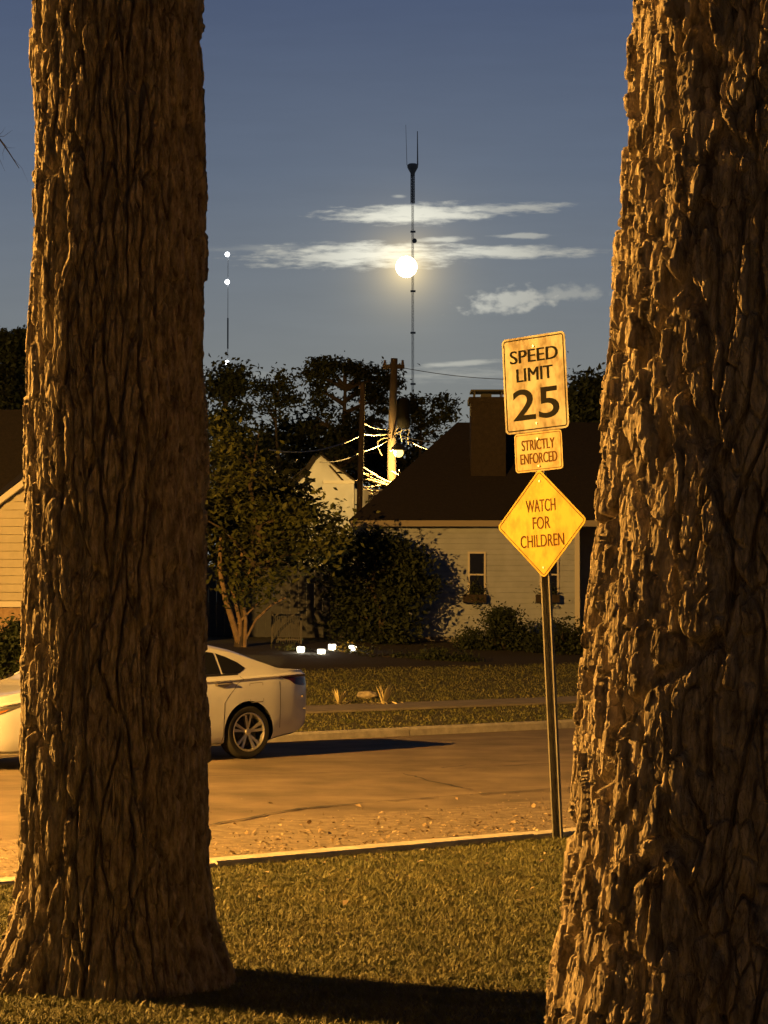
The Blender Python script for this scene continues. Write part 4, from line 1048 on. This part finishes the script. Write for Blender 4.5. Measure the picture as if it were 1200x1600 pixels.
mb = MB(); mb.box((-wl_, -.05, zb_ - .10), (.05, .035, zb_ - .001)); mb.build('trim_board', M_whitetrim, t)
rk = MB(); q0 = Vector((-wl_ - .2, 0, zlow - .2 * sl_)); q1 = Vector((.3, 0, zr0 + .3 * sl_)); 
fr = [(q0.x, -.2, q0.z), (q1.x, -.2, q1.z), (q1.x, -.2, q1.z + .13), (q0.x, -.2, q0.z + .13)]; bk = [(x, 9.3, z) for x, y_, z in fr]
rk.poly(fr); rk.poly(bk[::-1])
for i in range(4): rk.poly([fr[(i + 1) % 4], fr[i], bk[i], bk[(i + 1) % 4]])
rk.build('roof_edge', M_whitetrim, t)
mr_ = P(40, 640, D + 5).z - g0
rb = MB(); e = zr0 + .3 * sl_ + .16
rb.poly([(-wl_ - .3, -.15, zlow - .3 * sl_ + .16), (.3, -.15, e), (.3, 5, mr_), (-wl_ - .3, 5, mr_)]); rb.poly([(-wl_ - .3, 9.4, zlow), (-wl_ - .3, 5, mr_), (.3, 5, mr_), (.3, 9.4, zlow)])
rb.poly([(.3, -.15, e), (.3, 9.4, zlow), (.3, 5, mr_)])
rb.build('roof', M_roof, t)

# white board fence behind the leafy tree, its shade painted in as blue grey
D = 55.0; x0 = P(300, 950, D).x; x1 = P(560, 950, D).x; g0 = gz((x0 + x1) / 2, D); hf = P(430, 884, D).z - g0
t = thing('board_fence', 'white board fence behind the leafy tree, shade coloured into it as blue grey', 'fence', (x0, D, g0))
mb = MB(); k = 0; x = 0
while x < x1 - x0:
    mb.box((x, 0, -.2), (x + .192, .03, hf - .01 * (int(x * 5) % 3))); x += .195
mb.build('boards', mat('shade tinted fence', (.09, .10, .125), .85, var=.08), t)
mb = MB(); mb.box((0, .032, hf * .25), (x, .09, hf * .25 + .09)); mb.box((0, .032, hf * .8), (x, .09, hf * .8 + .09)); mb.build('rail', mat('shade tinted fence', (.09, .10, .125), .85), t)
D = 50.0; x0 = P(428, 960, D).x; x1 = P(467, 960, D).x; g0 = gz(x0, D); hf = P(430, 962, D).z - g0
t = thing('garden_gate', 'low dark garden gate in front of the board fence', 'gate', (x0, D, g0))
mb = MB(); w_ = x1 - x0
for x in np.linspace(0, w_ - .02, 12): mb.box((x, 0, .05), (x + .015, .015, hf))
mb.build('bars', M_metal_dark, t)
for z in (hf, .1): MB().box((-.02, -.01, z), (w_ + .02, .025, z + .04)).build('rail', M_metal_dark, t)
for x in (-.06, w_ + .02): MB().box((x, -.02, -.2), (x + .05, .03, hf + .1)).build('post', M_metal_dark, t)

# ------------------------------------------------------------------ trees and shrubs beyond the street
G = 'trees on the skyline'
tree('conifer_tree', 'dark spiky conifers top behind the left trunk, left of the thin mast', 'tree', [(345, 610, 26, 40), (368, 600, 16, 28), (330, 660, 45, 40), (370, 670, 40, 45), (350, 740, 50, 50)], 92, .24, 16, 60, .30, M_leafdark, 352, .22, G)
tree('spindly_tree', 'thin spindly tree with gaps of sky left of the tallest crown', 'tree', [(412, 604, 18, 12), (440, 596, 20, 14), (452, 620, 12, 14), (425, 640, 26, 18), (420, 680, 40, 34), (430, 740, 45, 40)], 96, .20, 6, 60, .19, M_leafdark, 447, .13, G)
tree('broadleaf_tree', 'tallest dark flat topped tree on the skyline left of the utility pole', 'tree', [(490, 585, 30, 12), (512, 570, 26, 9), (540, 572, 20, 9), (578, 580, 32, 14), (600, 592, 24, 16), (505, 612, 26, 22), (560, 612, 20, 18), (592, 622, 30, 24), (500, 660, 52, 34), (570, 660, 46, 30), (535, 720, 70, 40)], 98, .21, 8, 80, .21, M_leafdark, 520, .24, G)
tree('broadleaf_tree', 'dark rounded tree between the utility pole and the chimney', 'tree', [(680, 628, 24, 16), (655, 650, 22, 20), (690, 650, 20, 18), (668, 675, 30, 22), (640, 630, 10, 18)], 100, .20, 7, 65, .20, M_leafdark, 655, .16, G)
tree('broadleaf_tree', 'dark rounded tree showing between the sign and the right trunk', 'tree', [(925, 620, 34, 34), (960, 625, 40, 38), (915, 660, 30, 40), (985, 660, 40, 50), (950, 700, 60, 50)], 88, .26, 34, 60, .32, M_leafdark, 940, .2, G)
tree('conifer_tree', 'black conifer thicket against the sky at the left edge', 'tree', [(4, 542, 5, 22), (18, 548, 4, 20), (30, 540, 5, 24), (42, 545, 4, 22), (54, 535, 5, 26), (10, 590, 30, 28), (45, 590, 30, 28), (30, 660, 55, 60), (8, 640, 50, 50)], 90, .24, 26, 50, .17, M_leafdark, 25, .2, G)
tree('broadleaf_tree', 'dark dense tree filling behind the white gabled house roof', 'tree', [(470, 700, 60, 50), (560, 700, 60, 50), (390, 720, 60, 50), (620, 720, 60, 45)], 108, .34, 40, 60, .45, M_leafdark, 500, .25, G, limbs=3)
tree('broadleaf_tree', 'low dark tree under the tall ones right of the left trunk', 'tree', [(350, 790, 60, 60), (430, 790, 50, 50), (400, 860, 70, 60)], 66, .26, 40, 60, .36, M_leafdark, 390, .2, G, limbs=3)
# leafy tree behind the car
lt = tree('leafy_tree', 'leafy multi stemmed tree behind the parked car, lamplight on its lower leaves', 'tree',
     [(350, 690, 28, 40), (385, 740, 45, 40), (350, 770, 40, 50), (430, 800, 42, 34), (468, 808, 24, 14), (400, 830, 60, 40), (470, 830, 55, 36), (525, 820, 34, 24), (365, 870, 50, 40), (440, 875, 50, 32), (390, 915, 40, 22), (500, 860, 40, 24), (300, 800, 50, 80)],
     48.5, .145, 11, 42, .20, M_leafmid, 372, .085, None, .8, .5, 4, .5)
b = lt.location; L = lambda px, py, d=48.5: P(px, py, d) - b
mb = MB()
for pts, w in (([(378, 1022), (366, 980), (352, 935), (343, 890), (345, 840)], .075), ([(372, 1022), (376, 975), (362, 920), (380, 860)], .05), ([(382, 1020), (384, 970), (378, 925), (395, 880)], .045), ([(372, 975), (390, 955), (410, 935)], .03), ([(400, 968), (425, 945), (446, 934)], .028), ([(376, 1015), (400, 968)], .028)):
    mb.tube([L(*q) for q in pts], [w * (1 - .12 * i) for i in range(len(pts))], 8)
mb.build('stems', mat('tan stem bark', (.24, .17, .10), .9, var=.3, vscale=9), lt, smooth=True)  # stem bark is lighter than the trunk's
tree('evergreen_shrub', 'big dark rounded shrub against the left half of the white house', 'shrub', [(555, 905, 46, 56), (598, 905, 42, 50), (622, 935, 26, 44), (582, 855, 34, 24), (612, 862, 18, 20), (555, 970, 56, 40), (605, 980, 46, 36), (528, 870, 28, 38), (655, 915, 14, 10), (640, 880, 10, 12)], 51.4, .12, 46, 32, .15, M_leafbush, 600, .1, None, .4, .3, 3)
tree('shrub', 'dark low shrub under the window left of the sign post', 'shrub', [(790, 985, 42, 32), (760, 1005, 40, 26), (735, 1018, 26, 20), (820, 1005, 40, 30), (783, 965, 14, 12)], 50.5, .08, 60, 34, .10, M_leafbush, 785, .05, 'shrubs before the white house', .8, .2, 3)
tree('shrub', 'dark low shrub before the house, right of the sign post', 'shrub', [(880, 1000, 40, 36), (900, 1010, 36, 30), (852, 1015, 30, 24)], 50.0, .08, 60, 34, .10, M_leafbush, 880, .05, 'shrubs before the white house', .8, .2, 3)
tree('shrub', 'dark leafy shrub against the brick at the left edge', 'shrub', [(15, 1015, 30, 36), (40, 1030, 25, 28), (-20, 1020, 35, 40), (30, 990, 10, 18)], 36.5, .08, 50, 30, .09, M_leafbush, 15, .05, None, .8, .2, 3)
tree('ground_shrub', 'low dark planting along the bed below the big shrub', 'shrub', [(500, 1040, 40, 12), (560, 1040, 40, 14), (620, 1035, 45, 14), (680, 1030, 40, 16), (720, 1035, 30, 12)], 47.0, .07, 50, 26, .07, M_leafbush, 600, .03, None, .5, .3, 2)
# bare twig poking in at the left edge
D = 60.0; b0 = P(-190, 900, D); g0 = gz(b0.x, D)
t = thing('bare_tree', 'bare twig tips reaching in from the left edge high up', 'tree', (b0.x, D, g0))
L = lambda px, py, d=D: P(px, py, d) - Vector((b0.x, D, g0))
mb = MB(); mb.tube([(0, 0, -.2), L(-195, 700), L(-180, 400), L(-170, 100), L(-165, -40)], [.40, .34, .26, .15, .06], 10); mb.build('trunk', M_twig, t, smooth=True)
mb = MB()
for pts, w in (([(-182, 420), (-120, 270), (-55, 212), (-20, 208), (0, 218), (14, 238), (30, 263)], .13), ([(-176, 300), (-140, 180), (-90, 120), (-60, 60)], .10), ([(-172, 200), (-220, 120), (-260, 60)], .10), ([(-10, 213), (6, 213), (20, 203)], .02), ([(2, 220), (12, 231), (24, 231)], .02), ([(-20, 210), (-2, 246), (8, 268)], .022),
               ([(8, 228), (4, 240), (6, 252)], .012), ([(20, 247), (34, 262), (44, 285)], .012), ([(-5, 214), (4, 206), (8, 198)], .014), ([(-60, 215), (-40, 190), (-8, 182)], .03), ([(-55, 60), (-30, 20), (-10, -10)], .03)):
    n_ = len(pts); w *= .45; mb.tube([L(*q) for q in pts], [w * (1 - .85 * i / (n_ - 1)) for i in range(n_)], 6)
mb.build('twigs', M_twig, t, smooth=True)

# ------------------------------------------------------------------ small garden things
M_pathlight = mat('path light lens', (.9, .9, .85), .3, emit=(1.0, .90, .66), estr=5)
for i, (px, py, lb) in enumerate(((470, 1015, 'glowing path light furthest left in the flower bed'), (502, 1019, 'glowing path light lowest of the four in the bed'), (519, 1011, 'glowing path light just left of the lit yellow flowers'), (551, 1013, 'glowing path light just right of the lit yellow flowers'))):
    D = 47.4 - .15 * i if py > 1014 else 48.6
    c = P(px, py, D); g = gz(c.x, D)
    t = thing('path_light', lb, 'path light', (c.x, D, g), 0, 'path lights in the flower bed')
    z = c.z - g
    MB().tube([(0, 0, -.1), (0, 0, z - .07)], .012, 8).build('stake', M_metal_dark, t)
    MB().lathe([(.0, -.085), (.05, -.08), (.078, -.03), (.082, .04), (.07, .06), (.0, .062)], 12, Matrix.Translation((0, 0, z))).build('lens', M_pathlight, t, smooth=True)
    MB().lathe([(.0, .12), (.03, .11), (.09, .069), (.09, .064), (.0, .064)], 12, Matrix.Translation((0, 0, z))).build('cap', M_metal_dark, t, smooth=True)
    point_light('path_glow', (0, -.16, z - .02), 3.0, (1.0, .93, .72), .05, t)
D = 48.0; c = P(537, 1030, D); g = gz(c.x, D)
t = thing('flower_clump', 'small clump of yellow flowers lit between the path lights', 'flowers', (c.x, D, g))
hz = P(537, 1015, D).z - g
C = rng.normal(size=(110, 3)) * np.array([.10, .08, .10]) + np.array([0, 0, hz])
obj_mesh('blossom', leaf_mesh('blossom', C, .06, .6, .8), mat('yellow petals', (.62, .55, .16), .7), t)
C = rng.normal(size=(160, 3)) * np.array([.14, .1, .10]) + np.array([0, 0, hz * .55]); obj_mesh('leaves', leaf_mesh('leaves', C, .07), M_leafmid, t)
for px, lb in ((455, 'low leafy plant lit at the left end of the path lights'), (566, 'low leafy plant lit at the right end of the path lights')):
    c = P(px, 1026, 47.9); g = gz(c.x, 47.9); hz = max(.08, P(px, 1022, 47.9).z - g)
    t = thing('bedding_plant', lb, 'plant', (c.x, 47.9, g))
    obj_mesh('leaves', leaf_mesh('leaves', rng.normal(size=(160, 3)) * np.array([.18, .1, .09]) + np.array([0, 0, hz]), .08), M_leafmid, t)
M_yucca = mat('pale strap leaves', (.62, .54, .28), .6, col2=(.75, .68, .42), vscale=12)
def strap_plant(px, py, hpx, D, n, label, seed):
    c = ground_pt(px, py, 0.3); D = c.y; g = gz(c.x, D)
    r2 = random.Random(seed); t = thing('strap_leaf_plant', label, 'plant', (c.x, D, g)); hh = hpx / F * D
    mb = MB()
    for k in range(n):
        a = r2.uniform(0, 2 * math.pi); sp = r2.uniform(.1, .75); l_ = hh * r2.uniform(.65, 1.1); w = .018
        tip = Vector((math.cos(a) * sp * l_ * .8, math.sin(a) * sp * l_ * .6, l_ * math.sqrt(max(.05, 1 - sp * sp * .7)))); md2 = tip * .5 + Vector((0, 0, l_ * .06))
        q = Vector((-math.sin(a), math.cos(a), 0)) * w
        if abs(q.x) < w * .5: q = Vector((w * .8, q.y, 0))
        i = len(mb.v); mb.v += [tuple(-q * .8), tuple(q * .8), tuple(md2 + q), tuple(md2 - q), tuple(tip)]
        mb.f += [(i, i + 1, i + 2, i + 3), (i + 3, i + 2, i + 4)]
    mb.build('leaves', M_yucca, t)
    obj_mesh('dead_leaves', leaf_mesh('dead_leaves', rng.normal(size=(24, 3)) * np.array([.13, .1, .02]) + np.array([0, 0, .04]), .12, .8, .25), M_yucca, t)
strap_plant(529, 1090, 28, 40, 15, 'smaller spiky pale strap leaved plant on the far lawn nearer the car', 2)
strap_plant(599, 1090, 36, 40, 20, 'larger spiky pale strap leaved plant on the far lawn', 5)
c = ground_pt(573, 1085, .3); bm = bmesh.new(); bmesh.ops.create_icosphere(bm, subdivisions=3, radius=.13)
for v in bm.verts:
    n_ = math.sin(v.co.x * 31 + 1) * math.sin(v.co.y * 27) * math.sin(v.co.z * 35 + 2); v.co *= 1 + .25 * n_; v.co.z *= .55; v.co.x *= 1.25
me = bpy.data.meshes.new('rock'); bm.to_mesh(me); bm.free(); o = obj_mesh('rock', me, mat('pale field stone', (.42, .37, .28), .9, var=.3, vscale=14, bump=.5)); o.location = (c.x, c.y, gz(c.x, c.y) + .05)
tag(o, 'pale rock on the far lawn between the two spiky plants', 'rock')
